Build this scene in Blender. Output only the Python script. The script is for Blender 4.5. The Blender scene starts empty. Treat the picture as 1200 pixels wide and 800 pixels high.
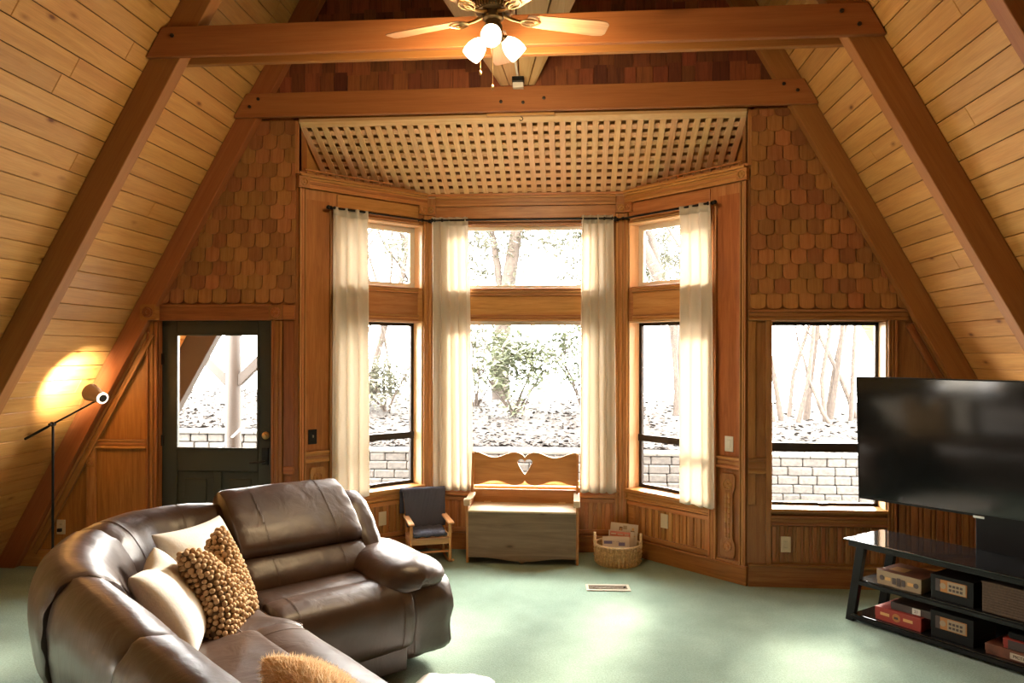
import bpy, bmesh, math, random
from mathutils import Vector, Matrix, noise as mnoise
PI = math.pi
random.seed(11)
sc = bpy.context.scene
COL = sc.collection
V = Vector

# ------------------------------------------------------------------ mesh builder
class Fr:
    """local frame: u along, d into the room, z up"""
    def __init__(s, o, u, d, z=(0, 0, 1)):
        s.o, s.u, s.d, s.z = V(o), V(u).normalized(), V(d).normalized(), V(z).normalized()
    def __call__(s, a, d, z):
        return s.o + s.u * a + s.d * d + s.z * z

W = Fr((0, 0, 0), (1, 0, 0), (0, 1, 0))          # world: u=x d=y z=z

class MB:
    def __init__(s):
        s.v, s.f, s.uv, s.r, s.m = [], [], [], [], []
    def add(s, verts, faces, uvs=None, m=0, rnd=None):
        b = len(s.v)
        s.v += [V(p) for p in verts]
        rnd = random.random() if rnd is None else rnd
        for i, f in enumerate(faces):
            s.f.append([b + k for k in f])
            s.uv.append(uvs[i] if uvs else [(0.0, 0.0)] * len(f))
            s.r.append(rnd)
            s.m.append(m)
        return s
    def box(s, F, u0, u1, d0, d1, z0, z1, grain=None, m=0, rnd=None):
        lo, hi = (u0, d0, z0), (u1, d1, z1)
        dims = [abs(hi[i] - lo[i]) for i in range(3)]
        g = dims.index(max(dims)) if grain is None else 'udz'.index(grain)
        o = [k for k in range(3) if k != g]
        P = [(x, y, z) for x in (u0, u1) for y in (d0, d1) for z in (z0, z1)]
        q = [(0, 1, 3, 2), (4, 6, 7, 5), (0, 4, 5, 1), (2, 3, 7, 6), (0, 2, 6, 4), (1, 5, 7, 3)]
        ru, rv = random.random() * 9, random.random() * 9
        uvs = []
        for i, f in enumerate(q):
            ax = i // 2
            if ax == g: a, b = o
            else: a, b = g, [k for k in o if k != ax][0]
            uvs.append([(P[k][a] + ru, P[k][b] + rv + ax * .37) for k in f])
        return s.add([F(*p) for p in P], q, uvs, m, rnd)
    def prism(s, poly, F, d0, d1, grain='u', m=0, rnd=None):
        """polygon in (u,z) of F, extruded along d"""
        n = len(poly)
        ru, rv = random.random() * 9, random.random() * 9
        vs = [F(a, d0, z) for a, z in poly] + [F(a, d1, z) for a, z in poly]
        def uv(a, z): return (a + ru, z + rv) if grain == 'u' else (z + ru, a + rv)
        fs = [list(range(n)), list(range(2 * n - 1, n - 1, -1))]
        us = [[uv(*poly[k]) for k in range(n)], [uv(*poly[k]) for k in range(n - 1, -1, -1)]]
        for i in range(n):
            j = (i + 1) % n
            fs.append([i, n + i, n + j, j])
            a, b = uv(*poly[i]), uv(*poly[j])
            us.append([a, (a[0], a[1] + (d1 - d0)), (b[0], b[1] + (d1 - d0)), b])
        return s.add(vs, fs, us, m, rnd)
    def tube(s, pts, r, n=10, m=0, rnd=None, cap=True):
        pts = [V(p) for p in pts]
        rs = r if isinstance(r, (list, tuple)) else [r] * len(pts)
        vs, fs, us = [], [], []
        L = 0; prev = None
        ru = random.random() * 9
        ls = []
        for i, p in enumerate(pts):
            t = (pts[min(i + 1, len(pts) - 1)] - pts[max(i - 1, 0)]).normalized()
            if prev is None:
                a = t.cross(V((0, 0, 1)))
                if a.length < .05: a = t.cross(V((1, 0, 0)))
            else:
                a = prev - t * prev.dot(t)
            a.normalize(); prev = a
            b = t.cross(a)
            if i: L += (p - pts[i - 1]).length
            ls.append(L)
            for k in range(n):
                w = 2 * PI * k / n
                vs.append(p + (a * math.cos(w) + b * math.sin(w)) * rs[i])
        for i in range(len(pts) - 1):
            for k in range(n):
                k2 = (k + 1) % n
                fs.append([i * n + k, i * n + k2, (i + 1) * n + k2, (i + 1) * n + k])
                c = 2 * PI * max(rs[i], .003) / n
                us.append([(ls[i] + ru, k * c), (ls[i] + ru, (k + 1) * c), (ls[i + 1] + ru, (k + 1) * c), (ls[i + 1] + ru, k * c)])
        if cap:
            for base, rev in ((0, True), ((len(pts) - 1) * n, False)):
                f = [base + k for k in range(n)]
                if rev: f.reverse()
                fs.append(f); us.append([(math.cos(k) * .01, math.sin(k) * .01) for k in range(n)])
        return s.add(vs, fs, us, m, rnd)
    def lathe(s, prof, o, axis=(0, 0, 1), n=20, m=0, rnd=None):
        """profile [(r, h)] round the axis through o; ends at r=0 close it"""
        ax = V(axis).normalized()
        a = ax.cross(V((0, 0, 1)))
        if a.length < .05: a = V((1, 0, 0))
        a.normalize(); b = ax.cross(a); o = V(o)
        vs, fs, us = [], [], []
        for r, h in prof:
            for k in range(n):
                w = 2 * PI * k / n
                vs.append(o + ax * h + (a * math.cos(w) + b * math.sin(w)) * max(r, 1e-4))
        for i in range(len(prof) - 1):
            for k in range(n):
                k2 = (k + 1) % n
                fs.append([i * n + k, i * n + k2, (i + 1) * n + k2, (i + 1) * n + k])
                us.append([(prof[i][1], k / n), (prof[i][1], (k + 1) / n), (prof[i + 1][1], (k + 1) / n), (prof[i + 1][1], k / n)])
        fs.append(list(range(n))[::-1]); us.append([(0, 0)] * n)
        fs.append([(len(prof) - 1) * n + k for k in range(n)]); us.append([(0, 0)] * n)
        return s.add(vs, fs, us, m, rnd)
    def loft(s, rings, m=0, cap=True, closed=True, rnd=None):
        n = len(rings[0]); vs = [p for r in rings for p in r]
        fs, us = [], []
        for i in range(len(rings) - 1):
            for k in range(n if closed else n - 1):
                k2 = (k + 1) % n
                fs.append([i * n + k, i * n + k2, (i + 1) * n + k2, (i + 1) * n + k])
                us.append([(i * .05, k * .03), (i * .05, k * .03 + .03), (i * .05 + .05, k * .03 + .03), (i * .05 + .05, k * .03)])
        if cap and closed:
            fs.append(list(range(n))[::-1]); us.append([(0, 0)] * n)
            fs.append([(len(rings) - 1) * n + k for k in range(n)]); us.append([(0, 0)] * n)
        return s.add(vs, fs, us, m, rnd)
    def ball(s, c, r, nu=8, nv=5, m=0, sq=(1, 1, 1), rnd=None):
        c = V(c)
        prof = [(r * math.sin(PI * i / nv), -r * math.cos(PI * i / nv)) for i in range(nv + 1)]
        b = len(s.v)
        s.lathe(prof, (0, 0, 0), (0, 0, 1), nu, m, rnd)
        for k in range(b, len(s.v)):
            p = s.v[k]; s.v[k] = V((p.x * sq[0], p.y * sq[1], p.z * sq[2])) + c
        return s

def off(o):
    p = V((0, 0, 0))
    while o: p += o.location; o = o.parent
    return p

def obj(name, mb, mats, parent=None, base=None, smooth=None, bevel=0, subsurf=0, solid=0, seg=2):
    me = bpy.data.meshes.new(name)
    o0 = off(parent) + (V(base) if base else V((0, 0, 0)))
    me.from_pydata([p - o0 for p in mb.v], [], mb.f)
    mats = mats if isinstance(mats, (list, tuple)) else [mats]
    for mt in mats: me.materials.append(mt)
    u1 = me.uv_layers.new(name='UVMap'); u2 = me.uv_layers.new(name='rnd')
    li = 0
    for p, uv, r, mi in zip(me.polygons, mb.uv, mb.r, mb.m):
        p.material_index = mi
        for k, li in enumerate(p.loop_indices):
            u1.data[li].uv = uv[k]; u2.data[li].uv = (r, (r * 7.31) % 1)
    bm = bmesh.new(); bm.from_mesh(me)
    bmesh.ops.recalc_face_normals(bm, faces=bm.faces)
    bm.to_mesh(me); bm.free()
    if smooth is not None:
        for p in me.polygons: p.use_smooth = True
        me.set_sharp_from_angle(angle=math.radians(smooth))
    o = bpy.data.objects.new(name, me); COL.objects.link(o)
    if parent: o.parent = parent
    if base: o.location = base
    if solid:
        md = o.modifiers.new('thick', 'SOLIDIFY'); md.thickness = solid; md.offset = 0
    if bevel:
        md = o.modifiers.new('edge', 'BEVEL'); md.width = bevel; md.segments = seg
        md.limit_method = 'ANGLE'; md.angle_limit = math.radians(40); md.harden_normals = False
    if subsurf:
        md = o.modifiers.new('sub', 'SUBSURF'); md.levels = subsurf; md.render_levels = subsurf
    return o

def tag(o, label=None, cat=None, group=None, kind=None):
    if label: o['label'] = label
    if cat: o['category'] = cat
    if group: o['group'] = group
    if kind: o['kind'] = kind
    return o

def thing(name, loc, label, cat, group=None, kind=None):
    o = bpy.data.objects.new(name, None); COL.objects.link(o)
    o.location = loc; o.empty_display_size = .1
    return tag(o, label, cat, group, kind)

def copy_tree(o, parent=None):
    c = o.copy(); COL.objects.link(c)
    if parent: c.parent = parent
    for ch in list(o.children): copy_tree(ch, c)
    return c

# ------------------------------------------------------------------ materials
def new_mat(name):
    m = bpy.data.materials.new(name); m.use_nodes = True
    nt = m.node_tree; nt.nodes.clear()
    out = nt.nodes.new('ShaderNodeOutputMaterial')
    b = nt.nodes.new('ShaderNodeBsdfPrincipled')
    nt.links.new(b.outputs[0], out.inputs[0])
    return m, nt, b, out
def N(nt, t, **kw):
    n = nt.nodes.new(t)
    for k, v in kw.items():
        if k in n.inputs: n.inputs[k].default_value = v
        else: setattr(n, k, v)
    return n
def ramp(nt, stops):
    r = nt.nodes.new('ShaderNodeValToRGB'); e = r.color_ramp.elements
    while len(e) < len(stops): e.new(.5)
    for i, (p, c) in enumerate(stops):
        e[i].position = p; e[i].color = (*c, 1)
    return r
def plain(name, col, rough=.5, metal=0, spec=.5, bump=0, bscale=200, sheen=0, coat=0, var=0):
    m, nt, b, out = new_mat(name)
    b.inputs['Base Color'].default_value = (*col, 1)
    b.inputs['Roughness'].default_value = rough
    b.inputs['Metallic'].default_value = metal
    b.inputs['Specular IOR Level'].default_value = spec
    if sheen: b.inputs['Sheen Weight'].default_value = sheen
    if coat: b.inputs['Coat Weight'].default_value = coat
    tc = N(nt, 'ShaderNodeTexCoord')
    nz = N(nt, 'ShaderNodeTexNoise', Scale=bscale, Detail=3.0)
    nt.links.new(tc.outputs['Object'], nz.inputs['Vector'])
    lo = tuple(c * (1 - (var or .06)) for c in col); hi = tuple(min(1, c * (1 + (var or .06))) for c in col)
    r = ramp(nt, [(.3, lo), (.7, hi)])
    nt.links.new(nz.outputs['Fac'], r.inputs['Fac']); nt.links.new(r.outputs['Color'], b.inputs['Base Color'])
    if bump:
        bp = N(nt, 'ShaderNodeBump', Strength=bump, Distance=.004)
        nt.links.new(nz.outputs['Fac'], bp.inputs['Height']); nt.links.new(bp.outputs[0], b.inputs['Normal'])
    return m
def wood(name, dark, mid, light, rough=.42, su=2.2, sv=34, var=.25, coat=.15, knots=0, bump=.12, hue=1.0):
    m, nt, b, out = new_mat(name)
    L = nt.links.new
    uv = N(nt, 'ShaderNodeUVMap', uv_map='UVMap'); rn = N(nt, 'ShaderNodeUVMap', uv_map='rnd')
    mp = N(nt, 'ShaderNodeMapping'); mp.inputs['Scale'].default_value = (su, sv, 1)
    L(uv.outputs[0], mp.inputs[0])
    nz = N(nt, 'ShaderNodeTexNoise', Scale=1.0, Detail=5.0, Roughness=.6, Distortion=.9)
    L(mp.outputs[0], nz.inputs['Vector'])
    mp2 = N(nt, 'ShaderNodeMapping'); mp2.inputs['Scale'].default_value = (su * 5, sv * 9, 1)
    L(uv.outputs[0], mp2.inputs[0])
    n2 = N(nt, 'ShaderNodeTexNoise', Scale=1.0, Detail=2.0)
    L(mp2.outputs[0], n2.inputs['Vector'])
    r = ramp(nt, [(.28, dark), (.5, mid), (.72, light)])
    L(nz.outputs['Fac'], r.inputs['Fac'])
    r2 = ramp(nt, [(.35, (.80, .80, .80)), (.6, (1, 1, 1))])
    L(n2.outputs['Fac'], r2.inputs['Fac'])
    mul = N(nt, 'ShaderNodeMix', data_type='RGBA', blend_type='MULTIPLY'); mul.inputs[0].default_value = .55
    L(r.outputs[0], mul.inputs[6]); L(r2.outputs[0], mul.inputs[7])
    last = mul.outputs[2]
    if knots:
        mp3 = N(nt, 'ShaderNodeMapping'); mp3.inputs['Scale'].default_value = (2.4, 5.5, 1)
        L(uv.outputs[0], mp3.inputs[0])
        vo = N(nt, 'ShaderNodeTexVoronoi', Scale=1.0); vo.feature = 'F1'
        L(mp3.outputs[0], vo.inputs['Vector'])
        kr = ramp(nt, [(.035, (.28, .17, .10)), (.075, (.75, .66, .55)), (.13, (1, 1, 1))])
        L(vo.outputs['Distance'], kr.inputs['Fac'])
        m3 = N(nt, 'ShaderNodeMix', data_type='RGBA', blend_type='MULTIPLY'); m3.inputs[0].default_value = knots
        L(last, m3.inputs[6]); L(kr.outputs[0], m3.inputs[7]); last = m3.outputs[2]
    sx = N(nt, 'ShaderNodeSeparateXYZ'); L(rn.outputs[0], sx.inputs[0])
    ma = N(nt, 'ShaderNodeMapRange'); ma.inputs['To Min'].default_value = 1 - var; ma.inputs['To Max'].default_value = 1 + var * .6
    L(sx.outputs[0], ma.inputs['Value'])
    hs = N(nt, 'ShaderNodeHueSaturation'); L(ma.outputs[0], hs.inputs['Value']); L(last, hs.inputs['Color'])
    mb_ = N(nt, 'ShaderNodeMapRange'); mb_.inputs['To Min'].default_value = .5 - .012 * hue; mb_.inputs['To Max'].default_value = .5 + .008 * hue
    L(sx.outputs[1], mb_.inputs['Value']); L(mb_.outputs[0], hs.inputs['Hue'])
    L(hs.outputs[0], b.inputs['Base Color'])
    b.inputs['Roughness'].default_value = rough
    b.inputs['Coat Weight'].default_value = coat; b.inputs['Coat Roughness'].default_value = .3
    b.inputs['Specular IOR Level'].default_value = .35
    bp = N(nt, 'ShaderNodeBump', Strength=bump, Distance=.002)
    L(nz.outputs['Fac'], bp.inputs['Height']); L(bp.outputs[0], b.inputs['Normal'])
    return m

M = {}
M['oak'] = wood('oak', (.34, .135, .034), (.46, .205, .058), (.54, .27, .088))
M['oak_dark'] = wood('oak_dark', (.23, .092, .026), (.32, .14, .042), (.39, .19, .062))
M['oak_red'] = wood('oak_red', (.24, .082, .019), (.34, .125, .030), (.42, .17, .044))
M['oak_carved'] = wood('oak_carved', (.26, .105, .028), (.42, .19, .055), (.50, .25, .08))
M['pine'] = wood('pine', (.48, .235, .060), (.57, .30, .086), (.63, .355, .118), rough=.5, su=1.2, sv=16, var=.11, knots=1, bump=.05, hue=.3)
M['beam'] = wood('beam', (.30, .115, .028), (.35, .14, .036), (.39, .165, .046), rough=.55, su=.8, sv=14, var=.06, coat=.05, bump=.03)
M['lattice'] = wood('lattice', (.72, .44, .20), (.80, .53, .275), (.85, .59, .33), rough=.5, su=1.4, sv=30, var=.1, bump=.05)
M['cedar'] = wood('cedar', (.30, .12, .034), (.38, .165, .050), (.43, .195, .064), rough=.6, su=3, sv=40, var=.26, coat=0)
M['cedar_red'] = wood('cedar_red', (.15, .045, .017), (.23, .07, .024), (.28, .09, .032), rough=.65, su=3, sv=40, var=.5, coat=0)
M['bench_pine'] = wood('bench_pine', (.36, .15, .035), (.46, .21, .055), (.54, .27, .08), rough=.4, su=1.6, sv=22, var=.1, knots=.8)
M['bench_grey'] = wood('bench_grey', (.125, .072, .036), (.18, .11, .058), (.23, .148, .083), rough=.55, su=1.6, sv=20, var=.14, knots=.8)
M['bench_lid'] = wood('bench_lid', (.46, .33, .19), (.55, .41, .25), (.62, .47, .30), rough=.45, su=1.6, sv=20, var=.1)
M['rocker'] = wood('rocker', (.45, .22, .07), (.58, .31, .11), (.66, .38, .15), rough=.4, su=3, sv=40, var=.12)
M['fan_wood'] = wood('fan_wood', (.40, .22, .10), (.52, .31, .16), (.60, .38, .21), rough=.35, su=2, sv=26, var=.08, coat=.4)
M['block'] = plain('retaining_block', (.056, .050, .043), .9, bump=.8, bscale=26, var=.35)
M['black_metal'] = plain('black_metal', (.012, .012, .012), .4, .6)
M['bronze'] = plain('bronze_frame', (.035, .026, .02), .4, .5)
M['black_plastic'] = plain('black_plastic', (.006, .0055, .005), .4, spec=.25)
M['door_green'] = plain('door_green', (.030, .032, .021), .5, bump=.05)
M['brass'] = plain('brass', (.70, .48, .22), .3, 1)
M['antique_brass'] = plain('antique_brass', (.14, .085, .035), .38, .85)
M['chrome'] = plain('chrome', (.75, .74, .72), .18, 1)
M['ivory'] = plain('ivory_plastic', (.62, .54, .38), .4)
M['white_plastic'] = plain('white_plastic', (.78, .76, .72), .4)
M['white_frame'] = plain('white_frame', (.72, .66, .55), .45)
M['silver'] = plain('silver', (.7, .7, .68), .3, .8)

def mat_glass():
    m, nt, b, out = new_mat('window_glass'); nt.nodes.remove(b)
    t = N(nt, 'ShaderNodeBsdfTransparent'); g = N(nt, 'ShaderNodeBsdfGlossy', Roughness=.02)
    mx = N(nt, 'ShaderNodeMixShader'); lw = N(nt, 'ShaderNodeLayerWeight', Blend=.12)
    nt.links.new(lw.outputs['Fresnel'], mx.inputs[0])
    nt.links.new(t.outputs[0], mx.inputs[1]); nt.links.new(g.outputs[0], mx.inputs[2])
    nt.links.new(mx.outputs[0], out.inputs[0]); return m
M['glass'] = mat_glass()

def mat_carpet():
    m, nt, b, out = new_mat('green_carpet'); L = nt.links.new
    tc = N(nt, 'ShaderNodeTexCoord')
    a = N(nt, 'ShaderNodeTexNoise', Scale=3.0, Detail=4.0, Roughness=.6); L(tc.outputs['Object'], a.inputs['Vector'])
    f = N(nt, 'ShaderNodeTexNoise', Scale=95.0, Detail=5.0, Roughness=.75); L(tc.outputs['Object'], f.inputs['Vector'])
    r = ramp(nt, [(.3, (.155, .24, .172)), (.7, (.21, .308, .228))]); L(a.outputs['Fac'], r.inputs['Fac'])
    r2 = ramp(nt, [(.32, (.60, .60, .60)), (.66, (1.15, 1.15, 1.15))]); L(f.outputs['Fac'], r2.inputs['Fac'])
    mx = N(nt, 'ShaderNodeMix', data_type='RGBA', blend_type='MULTIPLY'); mx.inputs[0].default_value = 1
    L(r.outputs[0], mx.inputs[6]); L(r2.outputs[0], mx.inputs[7]); L(mx.outputs[2], b.inputs['Base Color'])
    bp = N(nt, 'ShaderNodeBump', Strength=.6, Distance=.006); L(f.outputs['Fac'], bp.inputs['Height']); L(bp.outputs[0], b.inputs['Normal'])
    b.inputs['Roughness'].default_value = .95; b.inputs['Specular IOR Level'].default_value = .1
    b.inputs['Sheen Weight'].default_value = .25
    return m
M['carpet'] = mat_carpet()

def mat_leather():
    m, nt, b, out = new_mat('brown_leather'); L = nt.links.new
    tc = N(nt, 'ShaderNodeTexCoord')
    a = N(nt, 'ShaderNodeTexNoise', Scale=5.0, Detail=4.0); L(tc.outputs['Object'], a.inputs['Vector'])
    r = ramp(nt, [(.3, (.040, .0195, .0115)), (.7, (.064, .032, .0185))]); L(a.outputs['Fac'], r.inputs['Fac']); L(r.outputs[0], b.inputs['Base Color'])
    v = N(nt, 'ShaderNodeTexVoronoi', Scale=330.0); L(tc.outputs['Object'], v.inputs['Vector'])
    mp = N(nt, 'ShaderNodeMapping'); mp.inputs['Scale'].default_value = (9, 9, 5); L(tc.outputs['Object'], mp.inputs[0])
    w = N(nt, 'ShaderNodeTexNoise', Scale=1.0, Detail=3.0, Distortion=.6); L(mp.outputs[0], w.inputs['Vector'])
    b1 = N(nt, 'ShaderNodeBump', Strength=.10, Distance=.002); L(v.outputs['Distance'], b1.inputs['Height'])
    b2 = N(nt, 'ShaderNodeBump', Strength=.35, Distance=.02); L(w.outputs['Fac'], b2.inputs['Height']); L(b1.outputs[0], b2.inputs['Normal'])
    L(b2.outputs[0], b.inputs['Normal'])
    b.inputs['Roughness'].default_value = .40; b.inputs['Specular IOR Level'].default_value = .6
    b.inputs['Coat Weight'].default_value = .25; b.inputs['Coat Roughness'].default_value = .32
    return m
M['leather'] = mat_leather()
M['stitch'] = plain('stitch_thread', (.13, .082, .055), .6)

def mat_cloth(name, col, trans=.3, scale=420, bump=.15):
    m, nt, b, out = new_mat(name); L = nt.links.new
    tc = N(nt, 'ShaderNodeTexCoord')
    wv = N(nt, 'ShaderNodeTexNoise', Scale=scale, Detail=2.0); L(tc.outputs['Object'], wv.inputs['Vector'])
    lo = tuple(c * .92 for c in col); r = ramp(nt, [(.3, lo), (.7, col)]); L(wv.outputs['Fac'], r.inputs['Fac']); L(r.outputs[0], b.inputs['Base Color'])
    b.inputs['Roughness'].default_value = .9; b.inputs['Specular IOR Level'].default_value = .1
    bp = N(nt, 'ShaderNodeBump', Strength=bump, Distance=.002); L(wv.outputs['Fac'], bp.inputs['Height']); L(bp.outputs[0], b.inputs['Normal'])
    if trans:
        t = N(nt, 'ShaderNodeBsdfTranslucent'); L(r.outputs[0], t.inputs['Color'])
        mx = N(nt, 'ShaderNodeMixShader'); mx.inputs[0].default_value = trans
        L(b.outputs[0], mx.inputs[1]); L(t.outputs[0], mx.inputs[2]); L(mx.outputs[0], out.inputs[0])
    return m
M['curtain'] = mat_cloth('linen_curtain', (.82, .76, .66), .5)
M['white_fluff'] = mat_cloth('white_fluff', (.80, .75, .67), .0, 90, .5)
M['white_pile'] = mat_cloth('white_pile', (.86, .82, .75), .6, 90, .0)
M['tan_fur'] = mat_cloth('tan_fur', (.68, .44, .22), .0, 120, .5)
M['fur_tip'] = mat_cloth('fur_tip', (.88, .68, .44), .55, 120, .0)
M['rug_white'] = mat_cloth('sheepskin', (.84, .82, .78), .0, 60, .5)
M['bobble'] = mat_cloth('bobble_yarn', (.52, .34, .18), .0, 300, .4)
M['bobble_base'] = mat_cloth('bobble_base', (.14, .085, .045), .0, 300, .3)
M['blanket'] = mat_cloth('navy_blanket', (.085, .090, .125), .0, 130, .6)
M['seat_tan'] = plain('tan_leather', (.42, .21, .10), .45)
M['wicker'] = plain('wicker', (.52, .33, .14), .6, var=.3, bscale=60)
M['wicker_pale'] = plain('wicker_pale', (.62, .45, .25), .6, var=.2, bscale=60)
M['paper'] = plain('newsprint', (.50, .42, .31), .8)
M['paper_white'] = plain('paper_white', (.62, .58, .52), .7)
M['ink_red'] = plain('ink_red', (.50, .16, .10), .7)
M['ink_blue'] = plain('ink_blue', (.17, .17, .36), .7)
M['ink_orange'] = plain('ink_orange', (.55, .30, .10), .7)
M['ink_brown'] = plain('ink_brown', (.17, .09, .04), .7)
M['tv_screen'] = plain('tv_screen', (.006, .007, .007), .09, spec=.5)
M['tv_body'] = plain('tv_body', (.006, .0055, .005), .4, spec=.25)
M['black_glass'] = plain('black_glass', (.008, .008, .008), .06, spec=.6)
M['box_red'] = plain('box_red', (.26, .022, .010), .45)
M['box_tan'] = plain('box_tan', (.24, .165, .09), .55)
M['box_brown'] = plain('box_brown', (.12, .04, .02), .35, var=.5, bscale=14)
M['box_black'] = plain('box_black', (.006, .0055, .005), .5, spec=.2)
M['box_orange'] = plain('box_orange', (.36, .14, .03), .5)
M['box_cream'] = plain('box_cream', (.30, .22, .13), .5)
M['box_dark'] = plain('box_dark', (.05, .03, .025), .5)
M['woven_bin'] = plain('woven_bin', (.075, .042, .02), .8, bump=.6, bscale=90, var=.25)
M['grill'] = plain('register_cream', (.46, .40, .30), .4, .1)
M['bark'] = plain('bark', (.050, .037, .028), .9, bump=.8, bscale=18, var=.35)
M['leaf'] = plain('leaf', (.105, .118, .068), .6, var=.35, bscale=3)
M['leaf_pale'] = plain('leaf_pale', (.13, .13, .09), .6, var=.3, bscale=3)
M['leaf_litter'] = plain('leaf_litter', (.014, .0085, .0052), .9, var=.4, bscale=6)
M['paint_tan'] = plain('tan_paint', (.034, .0245, .017), .7)
M['concrete'] = plain('concrete', (.075, .07, .06), .9, bump=.4, bscale=30, var=.15)

def mat_ground():
    m, nt, b, out = new_mat('garden_ground'); L = nt.links.new
    tc = N(nt, 'ShaderNodeTexCoord')
    a = N(nt, 'ShaderNodeTexNoise', Scale=9.0, Detail=6.0, Roughness=.75); L(tc.outputs['Object'], a.inputs['Vector'])
    r = ramp(nt, [(.35, (.012, .008, .0052)), (.5, (.019, .0145, .0105)), (.6, (.032, .027, .021))]); L(a.outputs['Fac'], r.inputs['Fac']); L(r.outputs[0], b.inputs['Base Color'])
    bp = N(nt, 'ShaderNodeBump', Strength=.8, Distance=.05); L(a.outputs['Fac'], bp.inputs['Height']); L(bp.outputs[0], b.inputs['Normal'])
    b.inputs['Roughness'].default_value = .95
    return m
M['ground'] = mat_ground()
M['moss'] = plain('moss', (.030, .045, .012), .9, bump=.8, bscale=40, var=.3)

def mat_emit(name, col, strength, base=(.9, .85, .75)):
    m, nt, b, out = new_mat(name)
    b.inputs['Base Color'].default_value = (*base, 1)
    b.inputs['Emission Color'].default_value = (*col, 1); b.inputs['Emission Strength'].default_value = strength
    return m
M['lamp_glass'] = mat_emit('lit_frosted_glass', (1, .80, .52), 6)
M['lamp_ring'] = mat_emit('lit_vent_ring', (1, .84, .6), 1.6)
M['bulb'] = mat_emit('lit_bulb', (1, .82, .55), 12)
# ------------------------------------------------------------------ A-frame numbers
SL = 1.775                                    # rise per metre of the roof
def rx(z): return 2.262 + (3.639 - z) / SL    # half width of the roof's inner face at height z
APEX = 3.639 + 2.262 * SL
YB = -11.0                                     # rear gable
ANG = math.atan(SL)

BACK = Fr((0, 0, 0), (1, 0, 0), (0, -1, 0))
BAYL = Fr((-1.77, 0, 0), (.7071, .7071, 0), (.7071, -.7071, 0))
BAYR = Fr((1.77, 0, 0), (-.7071, .7071, 0), (-.7071, -.7071, 0))
BAYC = Fr((-.90, .87, 0), (1, 0, 0), (0, -1, 0))
WB = 1.23

# floor
b = MB()
b.prism([(-4.4, YB), (4.4, YB), (4.4, .05), (1.80, .05), (.93, .93), (-.93, .93), (-1.80, .05), (-4.4, .05)],
        Fr((0, 0, 0), (1, 0, 0), (0, 0, -1), (0, 1, 0)), 0, .15)
tag(obj('floor', b, M['carpet']), 'green cut-pile carpet over the whole room floor', 'floor', kind='structure')

# ---- ceilings: pine boards on the two roof planes
ROOF_GAP = (-4.5, -3.65, .50, 1.15)                # unseen opening added in the left roof for a TV reflection: y0,y1,z0,z1
def roof(side, yend, hole):
    u = V((0, 1, 0)); n = V((-side * math.sin(ANG), 0, -math.cos(ANG)))       # into the room
    slope = V((-side * math.cos(ANG), 0, math.sin(ANG)))
    F = Fr((side * rx(0), 0, 0), u, n, slope)
    L = APEX / math.sin(ANG); wd = .128; mb = MB()
    random.seed(5 if side < 0 else 6)
    k = int(L / wd) + 1
    for i in range(k):
        z0 = i * wd; z1 = min(z0 + wd - .0045, L)
        y = YB - random.random() * 2
        while y < yend:
            y2 = min(y + random.uniform(1.6, 3.6), yend)
            segs = [(max(y, YB), y2)]
            if hole:
                za, zb = z0 * math.sin(ANG), z1 * math.sin(ANG)
                if zb > ROOF_GAP[2] and za < ROOF_GAP[3]:
                    segs = [(a, b_) for a, b_ in ((max(y, YB), min(y2, ROOF_GAP[0])), (max(y, ROOF_GAP[1], YB), y2))]
            for a, b_ in segs:
                if b_ - a > .02: mb.box(F, a + .001, b_ - .001, -.02, 0, z0, z1, grain='u')
            y = y2
    name = 'ceiling_left' if side < 0 else 'ceiling_right'
    o = obj(name, mb, M['pine'], bevel=.003, seg=1)
    tag(o, 'sloping knotty pine board ceiling on the %s' % ('door side' if side < 0 else 'television side'), 'ceiling', kind='structure')
    bk = MB(); z0s, z1s = ROOF_GAP[2] / math.sin(ANG), ROOF_GAP[3] / math.sin(ANG)
    if hole:
        bk.box(F, YB, yend, -.16, -.024, -.1, z0s); bk.box(F, YB, yend, -.16, -.024, z1s, L + .1)
        bk.box(F, YB, ROOF_GAP[0], -.16, -.024, z0s, z1s); bk.box(F, ROOF_GAP[1], yend, -.16, -.024, z0s, z1s)
    else: bk.box(F, YB, yend, -.16, -.024, -.1, L + .1)
    obj('roof_deck', bk, M['paint_tan'], o)
    return F
FL = roof(-1, 1.02, True); FRt = roof(1, 1.52, False)

# ---- rafters and collar beams
def rafter_poly(side, w=.21, ztop=APEX - .1, zbot=0):
    return [(side * (rx(zbot) - .004), zbot), (side * (rx(ztop) - .004), ztop), (side * max(rx(ztop) - w, 0), ztop), (side * (rx(zbot) - w), zbot)]
def rafter(side, ya, yb, label, w=.21, mat='beam', name='rafter'):
    mb = MB()
    F = Fr((side * rx(0), 0, 0), (-side * math.cos(ANG), 0, math.sin(ANG)), (0, 1, 0), (-side * math.sin(ANG), 0, -math.cos(ANG)))
    L = (APEX - .15) / math.sin(ANG); t = w * math.sin(ANG)
    mb.prism([(-.0, .002), (L, .002), (L, t), (t / math.tan(ANG), t)], F, ya, yb)
    return tag(obj(name, mb, M[mat], base=(side * rx(0), (ya + yb) / 2, 0), bevel=.006), label, 'rafter', 'roof rafters', 'structure')
rafter(-1, -.09, .0, 'tan painted rafter against the shingled wall on the door side', .18)
rafter(1, -.09, .0, 'tan painted rafter against the shingled wall above the television', .19)
rafter(-1, -1.31, -1.21, 'tan painted rafter one bay in front of the door wall')
rafter(1, -1.31, -1.21, 'tan painted rafter one bay in front of the right window')
rafter(1, -2.54, -2.44, 'rafter nearest the camera, only its edge in the upper right corner')
rafter(-1, .95, 1.06, 'outdoor end rafter of the roof overhang seen through the door glass', .30, 'paint_tan')

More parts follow.
